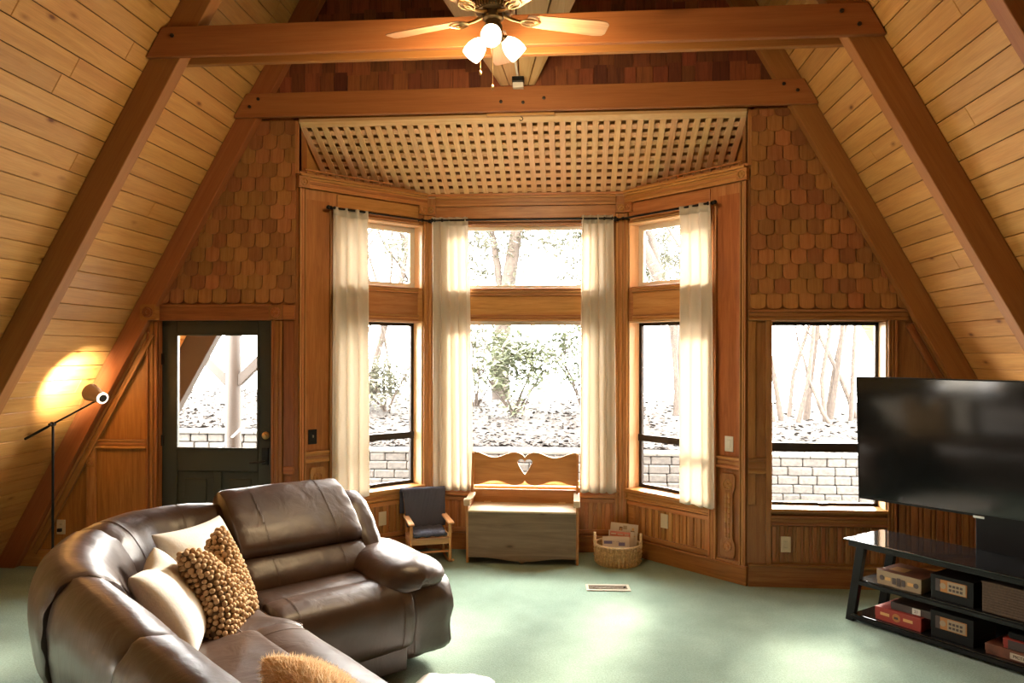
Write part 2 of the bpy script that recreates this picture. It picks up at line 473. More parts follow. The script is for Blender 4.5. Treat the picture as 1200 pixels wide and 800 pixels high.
def collar(y0, y1, label, zb=3.639, h=.188, bolts=()):
    zt = zb + h; mb = MB()
    mb.prism([(-rx(zb) + .006, zb), (rx(zb) - .006, zb), (rx(zt) - .006, zt), (-rx(zt) + .006, zt)], BACK, -y1, -y0)
    o = tag(obj('collar_beam', mb, M['beam'], base=(0, (y0 + y1) / 2, zb), bevel=.006), label, 'beam', 'collar beams', 'structure')
    for x, z in bolts:
        k = MB(); k.lathe([(.013, 0), (.013, .006), (.007, .009), (0, .009)], (x, y0, z), (0, -1, 0), 10)
        obj('bolt', k, M['bronze'], o, smooth=40)
    return o
collar(-.134, -.09, 'collar beam against the shingled wall above the lattice', bolts=[(-2.12, 3.72), (-2.05, 3.78), (2.10, 3.74), (2.0, 3.79), (-.12, 3.71), (.05, 3.70), (.21, 3.73)])
collar(-1.353, -1.31, 'front collar beam just behind the ceiling fan', bolts=[(-2.08, 3.77), (2.0, 3.78), (2.1, 3.70)])
collar(-1.21, -1.165, 'second collar plank right behind the front collar beam')

# ---- back wall (with door and window openings), base panels
T = -.17
mb = MB()
R0 = lambda z: rx(z) - .01
# left of bay
mb.box(BACK, -1.985, -1.765, T, 0, 0, 3.66, grain='z')
mb.prism([(-R0(0), 0), (-2.945, 0), (-2.945, 2.04), (-R0(2.04), 2.04)], BACK, T, 0, 'z')
mb.prism([(-R0(2.04), 2.04), (-1.985, 2.04), (-1.985, 3.66), (-R0(3.66), 3.66)], BACK, T, 0, 'z')
wl = obj('wall_back', mb, M['oak_red'])
tag(wl, 'oak panelled and shingled end wall around the green door', 'wall', kind='structure')
mb = MB()
mb.box(BACK, 1.765, 1.945, T, 0, 0, 3.66, grain='z')
mb.box(BACK, 1.945, 2.80, T, 0, 0, .60, grain='u')
mb.prism([(1.945, 2.02), (R0(2.02), 2.02), (R0(3.66), 3.66), (1.945, 3.66)], BACK, T, 0, 'z')
mb.prism([(2.80, 0), (R0(0), 0), (R0(2.02), 2.02), (2.80, 2.02)], BACK, T, 0, 'z')
wr = obj('wall_right', mb, M['oak_dark'])
tag(wr, 'oak panelled and shingled end wall around the right window', 'wall', kind='structure')
mb = MB()
mb.prism([(-R0(3.66), 3.66), (R0(3.66), 3.66), (0, APEX)], BACK, T, 0, 'z')
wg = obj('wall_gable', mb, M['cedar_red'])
tag(wg, 'dark red shingled gable wall above the collar beam', 'wall', kind='structure')

# ---- shingles
def fish(x0, x1, z0, z1, parent, keep, pitch=.120, row=.115):
    mb = MB(); r = 0; z = z0
    while z < z1 + row:
        x = x0 - (pitch / 2 if r % 2 else 0)
        while x < x1:
            w = pitch - .008; h = row * 1.45
            pts = [(w / 2 - w / 2 * math.cos(PI * i / 10), .040 * (1 - max(0, math.sin(PI * i / 10)) ** .62)) for i in range(11)] + [(w, h), (0, h)]
            poly = []
            for a, q in pts:
                X, Z = min(max(x + a, x0), x1), z + q
                poly.append((X, min(Z, z1)))
            cx_, cz_ = x + w / 2, z + .03
            if keep(cx_, cz_) and x + w > x0 + .012 and x < x1 - .012 and z < z1 - .02:
                # clean duplicate points from clamping
                pp = []
                for p in poly:
                    if not pp or (abs(p[0] - pp[-1][0]) + abs(p[1] - pp[-1][1])) > 1e-4: pp.append(p)
                if len(pp) > 3:
                    n = len(pp)
                    du = random.uniform(-.001, .001)
                    # tilt: bottom stands proud of the top
                    vs = [BACK(a, .021 + du - (q - z) * .085, q) for a, q in pp] + [BACK(a, .0, q) for a, q in pp]
                    rv, ru = random.random() * 9, random.random() * 9
                    fs = [list(range(n))]; us = [[(q + rv, a + ru) for a, q in pp]]
                    for i in range(n):
                        j = (i + 1) % n
                        fs.append([i, n + i, n + j, j]); us.append([(pp[i][1] + rv, pp[i][0] + ru)] * 2 + [(pp[j][1] + rv, pp[j][0] + ru)] * 2)
                    mb.add(vs, fs, us)
            x += pitch
        z += row * .98; r += 1
    return obj('shingles', mb, M['cedar'], parent)
fish(-3.2, -1.79, 2.172, 3.64, wl, lambda x, z: -x < rx(z) - .13)
fish(1.79, 3.2, 2.118, 3.64, wr, lambda x, z: x < rx(z) - .13)
mb = MB(); z = 3.66; r = 0
while z < 6.2:
    x = -rx(z) + random.random() * .1
    while x < rx(z):
        w = random.uniform(.085, .15)
        a, c = max(x, -rx(z) + .02), min(x + w - .004, rx(z) - .02)
        if c - a > .03:
            mb.box(BACK, a, c, .0, .016 + random.uniform(-.002, .002), z, z + .19, grain='z')
        x += w
    z += .165; r += 1
    # next row is lapped by the one above: keep courses separate
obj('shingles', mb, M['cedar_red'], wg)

# ---- mouldings
def molding(mb, F, u0, u1, z0, z1, d=.03, axis='u', n=None):
    """a strip with two bead reveals along its length"""
    if axis == 'u':
        h = z1 - z0
        mb.box(F, u0, u1, 0, d * .6, z0, z1, 'u')
        mb.box(F, u0, u1, 0, d, z0, z0 + h * .22, 'u'); mb.box(F, u0, u1, 0, d, z1 - h * .22, z1, 'u')
        mb.box(F, u0, u1, 0, d * .82, z0 + h * .38, z0 + h * .62, 'u')
    else:
        w = u1 - u0
        mb.box(F, u0, u1, 0, d * .6, z0, z1, 'z')
        mb.box(F, u0, u0 + w * .22, 0, d, z0, z1, 'z'); mb.box(F, u1 - w * .22, u1, 0, d, z0, z1, 'z')
        mb.box(F, u0 + w * .38, u0 + w * .62, 0, d * .82, z0, z1, 'z')
def rosette(F, u, z, s, d, parent, mat='oak'):
    mb = MB(); mb.box(F, u - s / 2, u + s / 2, 0, d, z - s / 2, z + s / 2)
    mb.lathe([(s * .36, 0), (s * .36, .006), (s * .28, .010), (s * .24, .003), (s * .12, .004), (s * .08, .010), (0, .011)], F(u, d, z), F.d, 16)
    return obj('corner_block', mb, M[mat], parent, smooth=35)
def beadboard(mb, F, u0, u1, z0, z1, pitch=.062):
    n = max(1, round((u1 - u0) / pitch)); p = (u1 - u0) / n
    for i in range(n):
        a = u0 + i * p
        mb.box(F, a + .003, a + p * .56, 0, .014, z0, z1, 'z')
        mb.box(F, a + p * .64, a + p - .006, 0, .008, z0, z1, 'z')

# left end wall trims
mb = MB()
molding(mb, BACK, -3.04, -2.945, 0, 2.03, .030, 'z'); molding(mb, BACK, -1.985, -1.895, 0, 2.03, .028, 'z')
mb.box(BACK, -2.95, -1.985, 0, .030, 2.035, 2.155, 'u'); mb.box(BACK, -2.95, -1.985, 0, .038, 2.15, 2.165, 'u')
mb.box(BACK, -1.89, -1.80, 0, .012, .86, 2.03, 'z'); mb.box(BACK, -1.895, -1.795, 0, .026, 2.04, 2.155, 'u')
mb.box(BACK, -1.89, -1.80, 0, .022, .80, .86, 'u'); mb.box(BACK, -1.875, -1.815, 0, .010, .16, .78, 'z')
obj('door_casing', mb, M['oak_red'], wl, bevel=.004)
rosette(BACK, -2.985, 2.098, .125, .098, wl, 'oak_red'); rosette(BACK, -1.945, 2.098, .115, .036, wl, 'oak_red')
mb = MB()
molding(mb, BACK, -3.54, -3.045, .985, 1.06, .026, 'u')

mb.box(BACK, -4.2, -2.945, 0, .024, 0, .14, 'u')
obj('panel_rail', mb, M['oak'], wl, bevel=.004)
stl = MB(); stl.box(BACK, -3.555, -3.475, 0, .022, .14, .985, 'z'); obj('panel_stile', stl, M['oak_carved'], wl, bevel=.004)
rosette(BACK, -3.515, .87, .075, .028, wl, 'oak')
def diagonal(side, z0, z1, parent, mat, woff=.18):
    o_ = rx(0) - woff
    F = Fr((side * o_, 0, 0), (-side * math.cos(ANG), 0, math.sin(ANG)), (0, -1, 0), (-side * math.sin(ANG), 0, -math.cos(ANG)))
    k = MB(); a, c = z0 / math.sin(ANG), z1 / math.sin(ANG)
    k.box(F, a, c, 0, .03, 0, .022, 'u'); k.box(F, a, c, 0, .022, .024, .05, 'u'); k.box(F, a, c, 0, .034, .052, .078, 'u')
    obj('diagonal_trim', k, M[mat], parent, bevel=.003)
diagonal(-1, .14, 1.95, wl, 'oak'); diagonal(1, .14, 2.02, wr, 'oak_dark')

# right end wall trims
mb = MB()
molding(mb, BACK, 1.775, 2.95, 2.03, 2.112, .03, 'u')
mb.box(BACK, 1.775, 1.83, 0, .012, .62, 2.03, 'z'); mb.box(BACK, 1.905, 1.945, 0, .024, .14, 2.03, 'z')
molding(mb, BACK, 2.80, 2.865, .14, 2.03, .028, 'z')
molding(mb, BACK, 1.775, 1.905, .86, .98, .026, 'u')
molding(mb, BACK, 1.945, 2.80, .47, .545, .026, 'u')
mb.box(BACK, 1.775, 4.1, 0, .026, 0, .15, 'u'); mb.box(BACK, 1.775, 4.1, 0, .034, .15, .17, 'u')
beadboard(mb, BACK, 1.95, 2.80, .19, .465); beadboard(mb, BACK, 2.88, 3.7, .19, .80, .09)
molding(mb, BACK, 2.87, 3.6, .82, .88, .022, 'u')
obj('window_casing', mb, M['oak_dark'], wr, bevel=.003)
mb = MB(); mb.box(BACK, 1.94, 2.805, -.16, .032, .575, .598, 'u')
obj('sill', mb, M['bench_pine'], wr, bevel=.004)
mb = MB(); mb.box(BACK, 1.930, 1.955, -.17, .004, .598, 2.02, 'z'); mb.box(BACK, 2.788, 2.815, -.17, .004, .598, 2.02, 'z'); mb.box(BACK, 1.945, 2.80, -.17, .004, 2.02, 2.035, 'u')
obj('jamb', mb, M['lattice'], wr)

# ---- the bay
def bay_side(F, name, label):
    m1 = MB()
    m1.box(F, -.0, .34, T, 0, 0, 3.24, grain='z'); m1.box(F, 1.187, 1.27, T, 0, 0, 3.24, grain='z')
    m1.box(F, .34, 1.187, T, 0, 0, .58, 'u'); m1.box(F, .34, 1.187, T, 0, 2.06, 2.36, 'u'); m1.box(F, .34, 1.187, T, 0, 2.93, 3.24, 'u')
    w = obj(name, m1, M['oak']); tag(w, label, 'wall', kind='structure')
    k = MB()
    mo = lambda *a, **q: molding(k, F, *a, **q)
    mo(.0, .055, .14, 3.10, .030, 'z'); mo(.265, .335, .14, 2.97, .030, 'z'); mo(1.190, 1.228, .14, 3.02, .030, 'z')
    mo(.055, 1.225, 3.105, 3.195, .036, 'u'); k.box(F, .0, 1.23, 0, .055, 3.195, 3.215, 'u')
    k.box(F, .335, 1.135, 0, .014, 2.99, 3.095, 'u'); mo(.335, 1.135, 2.935, 2.985, .026, 'u')
    mo(.335, 1.135, 2.06, 2.115, .028, 'u'); mo(.335, 1.135, 2.31, 2.36, .028, 'u'); k.box(F, .335, 1.135, 0, .008, 2.115, 2.31, 'u')
    mo(.055, .265, .88, .97, .026, 'u'); k.box(F, .055, .265, 0, .018, .14, .17, 'u')
    mo(.335, 1.225, .485, .555, .030, 'u'); k.box(F, .335, 1.2, 0, .02, .44, .478, 'u')
    k.box(F, .335, 1.2, 0, .02, .165, .20, 'u')
    beadboard(k, F, .34, 1.13, .20, .44, .075)
    obj('trim_boards', k, M['oak'], w, bevel=.003)
    k = MB(); k.box(F, .055, .265, 0, .006, .98, 3.02, 'z'); k.box(F, .055, .265, 0, .006, .17, .88, 'z'); obj('pilaster_panel', k, M['oak_red'], w)  # darker inner panels; the backlit pilaster's shade is put into their colour
    k = MB(); k.box(F, -.01, 1.22, 0, .026, 0, .135, 'u'); k.box(F, -.015, 1.22, 0, .034, .135, .15, 'u')
    obj('baseboard', k, M['oak_red'], w, bevel=.004)
    k = MB(); k.box(F, .325, 1.20, T + .01, .045, .557, .583, 'u'); obj('sill', k, M['bench_pine'], w, bevel=.004)
    k = MB()
    for z0, z1 in ((.583, 2.06), (2.36, 2.93)):
        k.box(F, 1.178, 1.190, T, .004, z0, z1, 'z'); k.box(F, .336, .348, T, .004, z0, z1, 'z'); k.box(F, .348, 1.178, T, .004, z1 - .012, z1, 'u')
    obj('jamb', k, M['lattice'], w)
    rosette(F, .032, 3.15, .09, .040, w); rosette(F, 1.18, 3.07, .085, .036, w)
    # carved applied panel on the pilaster
    c = MB(); u0, u1, z0, z1 = .095, .225, .19, .84; n = 40; L_, R_ = [], []
    for i in range(n + 1):
        t = i / n; z = z0 + (z1 - z0) * t; hw = (u1 - u0) / 2
        e = min(t, 1 - t) * (z1 - z0)
        q = hw * (1 - .30 * (1 / (1 + math.exp(-(e - .13) / .008))))
        if e < .02: q *= .80 + .01 * e / .001
        um = (u0 + u1) / 2
        L_.append((um - q, z)); R_.append((um + q, z))
    c.prism(L_ + R_[::-1], F, .007, .024, 'z')
    um = (u0 + u1) / 2
    for zc in (z0 + .085, z1 - .085):
        c.lathe([(.042, 0), (.042, .006), (.034, .012), (.030, .004), (.014, .004), (.010, .011), (0, .012)], F(um, .022, zc), F.d, 18)
    for i in range(9):
        zc = z0 + .17 + i * (z1 - z0 - .34) / 8
        for s_ in (-1, 1):
            c.ball(F(um + s_ * .014, .022, zc), .013, 8, 5, sq=(1, 1, 1.9))
    obj('carved_panel', c, M['oak_carved'], w, smooth=40); w.children[-1]['label'] = 'pale carved panel with two rosettes'
    return w
wbl = bay_side(BAYL, 'wall_bay_left', 'oak trimmed bay wall beside the door')
wbr = bay_side(BAYR, 'wall_bay_right', 'oak trimmed bay wall beside the right window')
m1 = MB(); F = BAYC; XL, XR = .22, 1.58
m1.box(F, -.04, XL, T, 0, 0, 3.24, 'z'); m1.box(F, XR, 1.84, T, 0, 0, 3.24, 'z')
m1.box(F, XL, XR, T, 0, 0, .58, 'u'); m1.box(F, XL, XR, T, 0, 2.065, 2.36, 'u'); m1.box(F, XL, XR, T, 0, 2.93, 3.24, 'u')
m1.box(F, -.06, 1.86, T, -.06, 3.24, 3.75, 'u')
for u_ in (-.035, 1.835): m1.box(F, u_ - .04, u_ + .04, T - .03, -.005, 0, 3.75, 'z')
wbc = obj('wall_bay_center', m1, M['oak']); tag(wbc, 'oak trimmed bay wall behind the storage bench', 'wall', kind='structure')
k = MB(); mo = lambda *a, **q: molding(k, F, *a, **q)
mo(.0, .09, .14, 3.02, .03, 'z'); mo(1.71, 1.80, .14, 3.02, .03, 'z'); mo(.15, XL, .58, 2.95, .026, 'z'); mo(XR, 1.65, .58, 2.95, .026, 'z')
mo(.09, 1.71, 3.10, 3.19, .036, 'u'); k.box(F, .0, 1.8, 0, .05, 3.19, 3.21, 'u'); k.box(F, .09, 1.71, 0, .012, 2.99, 3.10, 'u'); mo(.09, 1.71, 2.935, 2.985, .026, 'u')
mo(XL, XR, 2.065, 2.12, .028, 'u'); mo(XL, XR, 2.29, 2.36, .03, 'u'); k.box(F, XL, XR, 0, .01, 2.12, 2.29, 'u')
mo(.05, 1.75, .485, .555, .03, 'u'); k.box(F, .09, 1.71, 0, .02, .44, .478, 'u'); k.box(F, .09, 1.71, 0, .02, .165, .20, 'u')
beadboard(k, F, .10, 1.70, .20, .44, .075)
obj('trim_boards', k, M['oak'], wbc, bevel=.003)
k = MB(); k.box(F, .02, 1.78, 0, .026, 0, .135, 'u'); k.box(F, .02, 1.78, 0, .034, .135, .15, 'u'); obj('baseboard', k, M['oak_red'], wbc, bevel=.004)
k = MB(); k.box(F, .1, 1.7, T + .01, .045, .557, .583, 'u'); obj('sill', k, M['bench_pine'], wbc, bevel=.004)
rosette(F, .045, 3.07, .09, .036, wbc); rosette(F, 1.755, 3.07, .09, .036, wbc)

# cavity above the bay: sloped lid over the lattice, ends and fascia
mb = MB()
FLT = Fr((0, 0, 3.13), (1, 0, 0), (0, 0, 1), (0, 1, 0))
for s in (-1, 1): mb.prism([(s * 1.82, .03), (s * .95, .90), (s * 1.82, .90)], FLT, 0, .08)
LZ = Fr((0, 0, 3.92), (1, 0, 0), V((0, .45, -1)), V((0, 1, -.45)))
mb.box(LZ, -1.95, 1.95, -.03, 0, .10, 1.25, 'u')
for s in (-1, 1):
    mb.box(W, s * 1.80 - .012, s * 1.80 + .012, .0, 1.02, 3.14, 3.95, 'd')
    mb.box(W, s * .88, s * 1.81, .90, 1.02, 3.14, 3.75, 'u')
tag(obj('ceiling_bay', mb, M['pine']), 'dark board lid over the bay behind the lattice', 'ceiling', kind='structure')
mb = MB()
mb.box(BACK, -1.765, 1.765, -.02, .02, 3.628, 3.66, 'u'); mb.box(BACK, -1.795, -1.765, -.05, .018, 3.215, 3.64, 'z'); mb.box(BACK, 1.765, 1.795, -.05, .018, 3.215, 3.64, 'z')
tag(obj('trim_1', mb, M['oak'], bevel=.003), 'oak edge boards framing the lattice over the bay', 'trim', kind='structure')

# lattice
lat = thing('lattice_panel', (0, 0, 3.6), 'pale wooden lattice panel sloping over the bay window', 'lattice')
LF = Fr((0, -.0, 3.622), (1, 0, 0), V((0, -.425, -.87)), V((0, .87, -.425)))
LL = .955
k = MB(); n = 40; p = 3.49 / n
for i in range(n + 1):
    u = -1.745 + i * p; k.box(LF, u - .024, u + .024, .0, .009, .01, LL, 'z')
obj('lengthwise_slats', k, M['lattice'], lat, bevel=.0015, seg=1)
k = MB()
for i in range(11):
    z = .03 + i * .0955; k.box(LF, -1.76, 1.76, -.010, -.001, z - .027, z + .027, 'u')
obj('cross_slats', k, M['lattice'], lat, bevel=.0015, seg=1)
k = MB(); k.box(LF, -1.755, 1.755, -.012, .022, -.035, .03, 'u'); k.box(LF, -.88, .90, -.01, .016, LL - .02, LL + .03, 'u')
obj('edge_boards', k, M['lattice'], lat, bevel=.003)

# little gallery rails on the side headers
for F, lab in ((BAYL, 'small spindle rail on the header over the left bay curtain'), (BAYR, 'small spindle rail on the header over the right bay curtain')):
    g = thing('gallery_rail', F(.5, .03, 3.215), lab, 'rail', 'gallery rails on the bay headers')
    k = MB(); k.box(F, .04, .86, .018, .034, 3.246, 3.258, 'u'); obj('top_rail', k, M['oak'], g, bevel=.003)
    for i in range(10):
        k = MB(); u = .06 + i * .086; k.lathe([(.006, 0), (.004, .008), (.007, .016), (.004, .024), (.006, .032)], F(u, .026, 3.214), n=8)
        obj('spindle', k, M['oak_dark'], g, smooth=60)

# ---- rear gable wall (behind the camera)
mb = MB()
RW = Fr((0, YB, 0), (1, 0, 0), (0, 1, 0))
mb.prism([(-R0(0), 0), (R0(0), 0), (0, APEX)], RW, -.12, 0, 'z')
tag(obj('wall_rear', mb, M['door_green']), 'dark gable wall behind the viewer', 'wall', kind='structure')

# ---- windows
wn = [0]
def window(label, F, parts):
    wn[0] += 1
    t = thing('window_%d' % wn[0], F(parts[0][0], 0, parts[0][2]), label, 'window', kind='structure')
    for u0, u1, z0, z1, d, fw, mat, mid in parts:
        k = MB(); q = .035
        k.box(F, u0, u0 + fw, d - q, d, z0, z1, 'z'); k.box(F, u1 - fw, u1, d - q, d, z0, z1, 'z')
        k.box(F, u0, u1, d - q, d, z0, z0 + fw, 'u'); k.box(F, u0, u1, d - q, d, z1 - fw, z1, 'u')
        if mid: k.box(F, u0, u1, d - q, d + .012, mid[0], mid[1], 'u')
        obj('sash_frame', k, M[mat], t, bevel=.003)
        for a, c in (((z0, mid[0]), (mid[1], z1)) if mid else ((z0, z1),)):
            k = MB(); k.box(F, u0 + fw * .5, u1 - fw * .5, d - .020, d - .015, a, c)
            obj('pane', k, M['glass'], t)
        if mid:
            k = MB(); um = (u0 + u1) / 2
            k.box(F, um - .035, um + .035, d, d + .016, z0 + fw * .35, z0 + fw * .9); k.box(F, um - .010, um + .010, d + .01, d + .032, z0 + fw * .4, z0 + fw * 1.1)
            obj('latch', k, M['bronze'], t, bevel=.002)
    return t
window('left bay window with dark sash below and pale transom above', BAYL, [(.348, 1.178, .583, 2.048, -.125, .030, 'bronze', (.995, 1.055)), (.348, 1.178, 2.36, 2.918, -.115, .05, 'white_frame', None)])
window('centre bay picture window behind the storage bench', BAYC, [(XL, XR, .583, 2.065, -.07, .035, 'white_frame', None), (XL, XR, 2.36, 2.93, -.07, .035, 'white_frame', None)])
window('right bay window above the magazine basket', BAYR, [(.348, 1.178, .583, 2.048, -.125, .030, 'bronze', (.995, 1.055)), (.348, 1.178, 2.36, 2.918, -.115, .05, 'white_frame', None)])
window('dark framed single window partly behind the television', BACK, [(1.955, 2.788, .598, 2.02, -.130, .024, 'bronze', (1.015, 1.085))])

# unseen opening added for a TV reflection, dimmed by a pale blind
k = MB()
BF = Fr(FL.o, FL.u, FL.d, FL.z)
z0s, z1s = ROOF_GAP[2] / math.sin(ANG), ROOF_GAP[3] / math.sin(ANG)
wn[0] += 1
kw = thing('window_%d' % wn[0], (-3.6, -4, .5), 'unseen opening added in the sloping ceiling to reflect in the television', 'window', kind='structure')
k.box(BF, ROOF_GAP[0] - .05, ROOF_GAP[0] + .01, -.02, .02, z0s - .05, z1s + .05); k.box(BF, ROOF_GAP[1] - .01, ROOF_GAP[1] + .05, -.02, .02, z0s - .05, z1s + .05); k.box(BF, ROOF_GAP[0], ROOF_GAP[1], -.02, .02, z0s - .05, z0s); k.box(BF, ROOF_GAP[0], ROOF_GAP[1], -.02, .02, z1s, z1s + .05)
obj('sash_frame', k, M['oak'], kw)
k = MB(); rings = []
for j in (0, 1):
    rings.append([BF(ROOF_GAP[0] + (ROOF_GAP[1] - ROOF_GAP[0]) * i / 60, -.05 + .012 * math.sin(i * .9), z0s + (z1s - z0s) * (j if j else .0 + .10 + .10 * math.sin(i * .13))) for i in range(61)])
k.loft(rings, cap=False, closed=False); obj('light_veil', k, M['curtain'], kw, smooth=180)  # unseen cloth added to weaken the opening's glare in the screen

# ---- door
dr = thing('door_1', (-2.465, 0, 0), 'dark green half glass entry door in an oak casing', 'door', kind='structure')
DF = Fr((0, .04, 0), (1, 0, 0), (0, -1, 0)); x0, x1, gx0, gx1, gz0, gz1 = -2.94, -1.99, -2.81, -2.12, .99, 1.92
k = MB()
k.box(DF, x0, gx0, -.045, 0, .01, 2.035, 'z'); k.box(DF, gx1, x1, -.045, 0, .01, 2.035, 'z'); k.box(DF, gx0, gx1, -.045, 0, gz1, 2.035, 'u'); k.box(DF, gx0, gx1, -.045, 0, .80, gz0, 'u')
k.box(DF, gx0, gx1, -.045, 0, .01, .2, 'u'); k.box(DF, -2.50, -2.43, -.045, 0, .2, .80, 'z'); k.box(DF, gx0, gx1, -.035, -.015, .2, .80, 'z')
for a, c in ((-2.78, -2.53), (-2.40, -2.15)):
    k.box(DF, a + .03, c - .03, -.02, -.006, .26, .74, 'z')
obj('slab', k, M['door_green'], dr, bevel=.006)
k = MB()
for a, c, e, g in ((gx0 - .012, gx0 + .008, gz0 - .012, gz1 + .012), (gx1 - .008, gx1 + .012, gz0 - .012, gz1 + .012)): k.box(DF, a, c, 0, .010, e, g)
for e, g in ((gz0 - .012, gz0 + .008), (gz1 - .008, gz1 + .012)): k.box(DF, gx0, gx1, 0, .010, e, g)
obj('glazing_bead', k, M['door_green'], dr, bevel=.003)
k = MB(); k.box(DF, gx0, gx1, -.025, -.020, gz0, gz1); obj('pane', k, M['glass'], dr)
k = MB(); k.lathe([(.032, 0), (.032, .008), (.024, .016), (.014, .018), (.012, .024), (0, .025)], DF(-2.055, 0, 1.10), DF.d, 20); obj('deadbolt', k, M['brass'], dr, smooth=40)
hb = MB(); hb.box(DF, -2.085, -2.03, 0, .012, .86, 1.0); hd = obj('handle_plate', hb, M['black_metal'], dr, bevel=.004)
k = MB(); k.tube([DF(-2.058, .01, .89), DF(-2.058, .05, .89), DF(-2.075, .058, .89), DF(-2.17, .055, .883)], [.009, .009, .009, .007], 10); obj('lever', k, M['bronze'], hd, smooth=50)
for z in (.45, 1.05, 1.72):
    k = MB(); k.tube([DF(-2.938, .006, z - .045), DF(-2.938, .006, z + .045)], .008, 8); k.box(DF, -2.945, -2.918, 0, .004, z - .045, z + .045); obj('hinge', k, M['bronze'], dr, smooth=40)
k = MB(); k.box(BACK, -2.96, -2.94, -.12, .004, 0, 2.05, 'z'); k.box(BACK, -1.99, -1.97, -.12, .004, 0, 2.05, 'z'); k.box(BACK, -2.94, -1.99, -.12, .004, 2.035, 2.05, 'u')
obj('jamb', k, M['oak_red'], dr)

# ---- switch and outlet plates
def plate(name, F, u, z, mat, label, cat, kind, d=.0, s=(.075, .12)):
    t = thing(name, F(u, d, z), label, cat, 'wall plates')
    k = MB(); k.box(F, u - s[0] / 2, u + s[0] / 2, d, d + .007, z - s[1] / 2, z + s[1] / 2); obj('cover_plate', k, M[mat], t, bevel=.003)
    if kind == 'outlet':
        for dz in (-.022, .022):
            k = MB(); k.box(F, u - .016, u + .016, d + .006, d + .010, z + dz - .014, z + dz + .014); r_ = obj('receptacle', k, M[mat], t, bevel=.004)
            k = MB()
            for du in (-.006, .006): k.box(F, u + du - .001, u + du + .001, d + .010, d + .0106, z + dz - .004, z + dz + .006)
            obj('slot', k, M['black_plastic'], r_)
    elif kind == 'toggle':
        k = MB(); k.box(F, u - .005, u + .005, d + .006, d + .020, z - .006, z + .014); obj('toggle', k, M['silver'], t, bevel=.002)
    elif kind == 'rocker':
        k = MB(); k.box(F, u - .017, u + .017, d + .006, d + .012, z - .033, z + .033); obj('paddle', k, M['white_plastic'], t, bevel=.003)
    return t
plate('outlet_plate', BACK, 2.054, .326, 'ivory', 'ivory outlet on the beadboard under the right window', 'outlet', 'outlet', .014)
plate('outlet_plate', BACK, 3.609, .357, 'ivory', 'outlet on the dark wall behind the television stand', 'outlet', 'outlet', .014)
po = plate('outlet_plate', BACK, -3.784, .328, 'ivory', 'ivory outlet with a black plug on the wall beside the floor lamp', 'outlet', 'outlet', 0)
k = MB(); k.box(BACK, -3.800, -3.768, .010, .035, .292, .32); obj('plug', k, M['black_plastic'], po, bevel=.004)
plate('outlet_plate', BAYR, .778, .362, 'ivory', 'ivory plate on the bay beadboard right of the magazine basket', 'outlet', 'blank', .014)
plate('outlet_plate', BAYL, .77, .333, 'ivory', 'ivory plate on the bay beadboard left of the rocking chair', 'outlet', 'blank', .014)
plate('switch_plate', BAYR, .155, .996 + .075, 'white_plastic', 'white rocker switch right of the right bay curtain', 'switch', 'rocker', .006)
plate('switch_plate', BAYL, .120, 1.09, 'black_plastic', 'black toggle switch left of the left bay curtain', 'switch', 'toggle', .006)
# ------------------------------------------------------------------ curtains and rods
def curtain(name, p0, p1, q0, q1, ztop, zbot, waves, amp, label, seed):
    """hanging cloth from p0-p1 (top, xy) to q0-q1 (bottom, xy), pleats fixed to the rod"""
    rnd = random.Random(seed); nu, nz = 110, 34
    ph = [rnd.uniform(-.5, .5) for _ in range(9)]; am = [rnd.uniform(.6, 1.25) for _ in range(40)]
    P0, P1, Q0, Q1 = V((*p0, 0)), V((*p1, 0)), V((*q0, 0)), V((*q1, 0))
    d = (P1 - P0).normalized(); nrm = V((d.y, -d.x, 0))
    rings = []
    for j in range(nz + 1):
        t = j / nz; z = ztop + (zbot - ztop) * t
        A_, B_ = P0.lerp(Q0, t ** .7), P1.lerp(Q1, t ** .7)
        # waist: a hand of cloth narrows a little just under the heading
        row = []
        for i in range(nu + 1):
            s = i / nu
            w = s * waves + .12 * math.sin(3 * s * PI + ph[0]) * t + ph[1] * t * .25
            a = amp * am[int(s * waves) % 40] * (.75 + .45 * t)
            dy = a * math.sin(2 * PI * w) + .35 * a * math.sin(2 * PI * w * .5 + ph[2] + t)
            sharp = a * .12 * math.sin(4 * PI * w + ph[3] * 2) * (1 - t * .6)
            dx = a * .35 * math.cos(2 * PI * w)
            p = A_.lerp(B_, s) + nrm * (dy + sharp) + d * dx
            hem = .012 * math.sin(2 * PI * w) * t ** 6
            row.append(V((p.x, p.y, z + hem)))
        rings.append(row)
    mb = MB(); mb.loft(rings, cap=False, closed=False)
    c = thing(name, ((p0[0] + p1[0]) / 2, (p0[1] + p1[1]) / 2, zbot), label, 'curtain', 'cream bay curtains')
    o = obj('drape', mb, M['curtain'], c, smooth=180, solid=.0025)
    hm = MB(); hm.loft([[p + V((0, 0, .0)) + nrm * .004 for p in rings[0]], [p + nrm * .004 for p in rings[1]]], cap=False, closed=False)
    obj('heading', hm, M['curtain'], c, smooth=180, solid=.006)
    return c
curtain('curtain', (-1.53, .13), (-1.305, .350), (-1.535, .12), (-1.285, .362), 2.972, .555, 3.3, .024, 'cream curtain on the left side of the left bay window', 3)
curtain('curtain', (-.84, .79), (-.505, .79), (-.815, .77), (-.45, .77), 2.992, .548, 4.6, .024, 'cream curtain left of the centre window above the rocking chair', 8)
curtain('curtain', (.505, .79), (.785, .79), (.49, .77), (.82, .77), 2.995, .548, 4.3, .024, 'cream curtain right of the centre window beside the bench', 12)
curtain('curtain', (1.30, .350), (1.515, .135), (1.31, .345), (1.555, .10), 2.972, .556, 3.2, .024, 'cream curtain on the right side of the right bay window', 21)

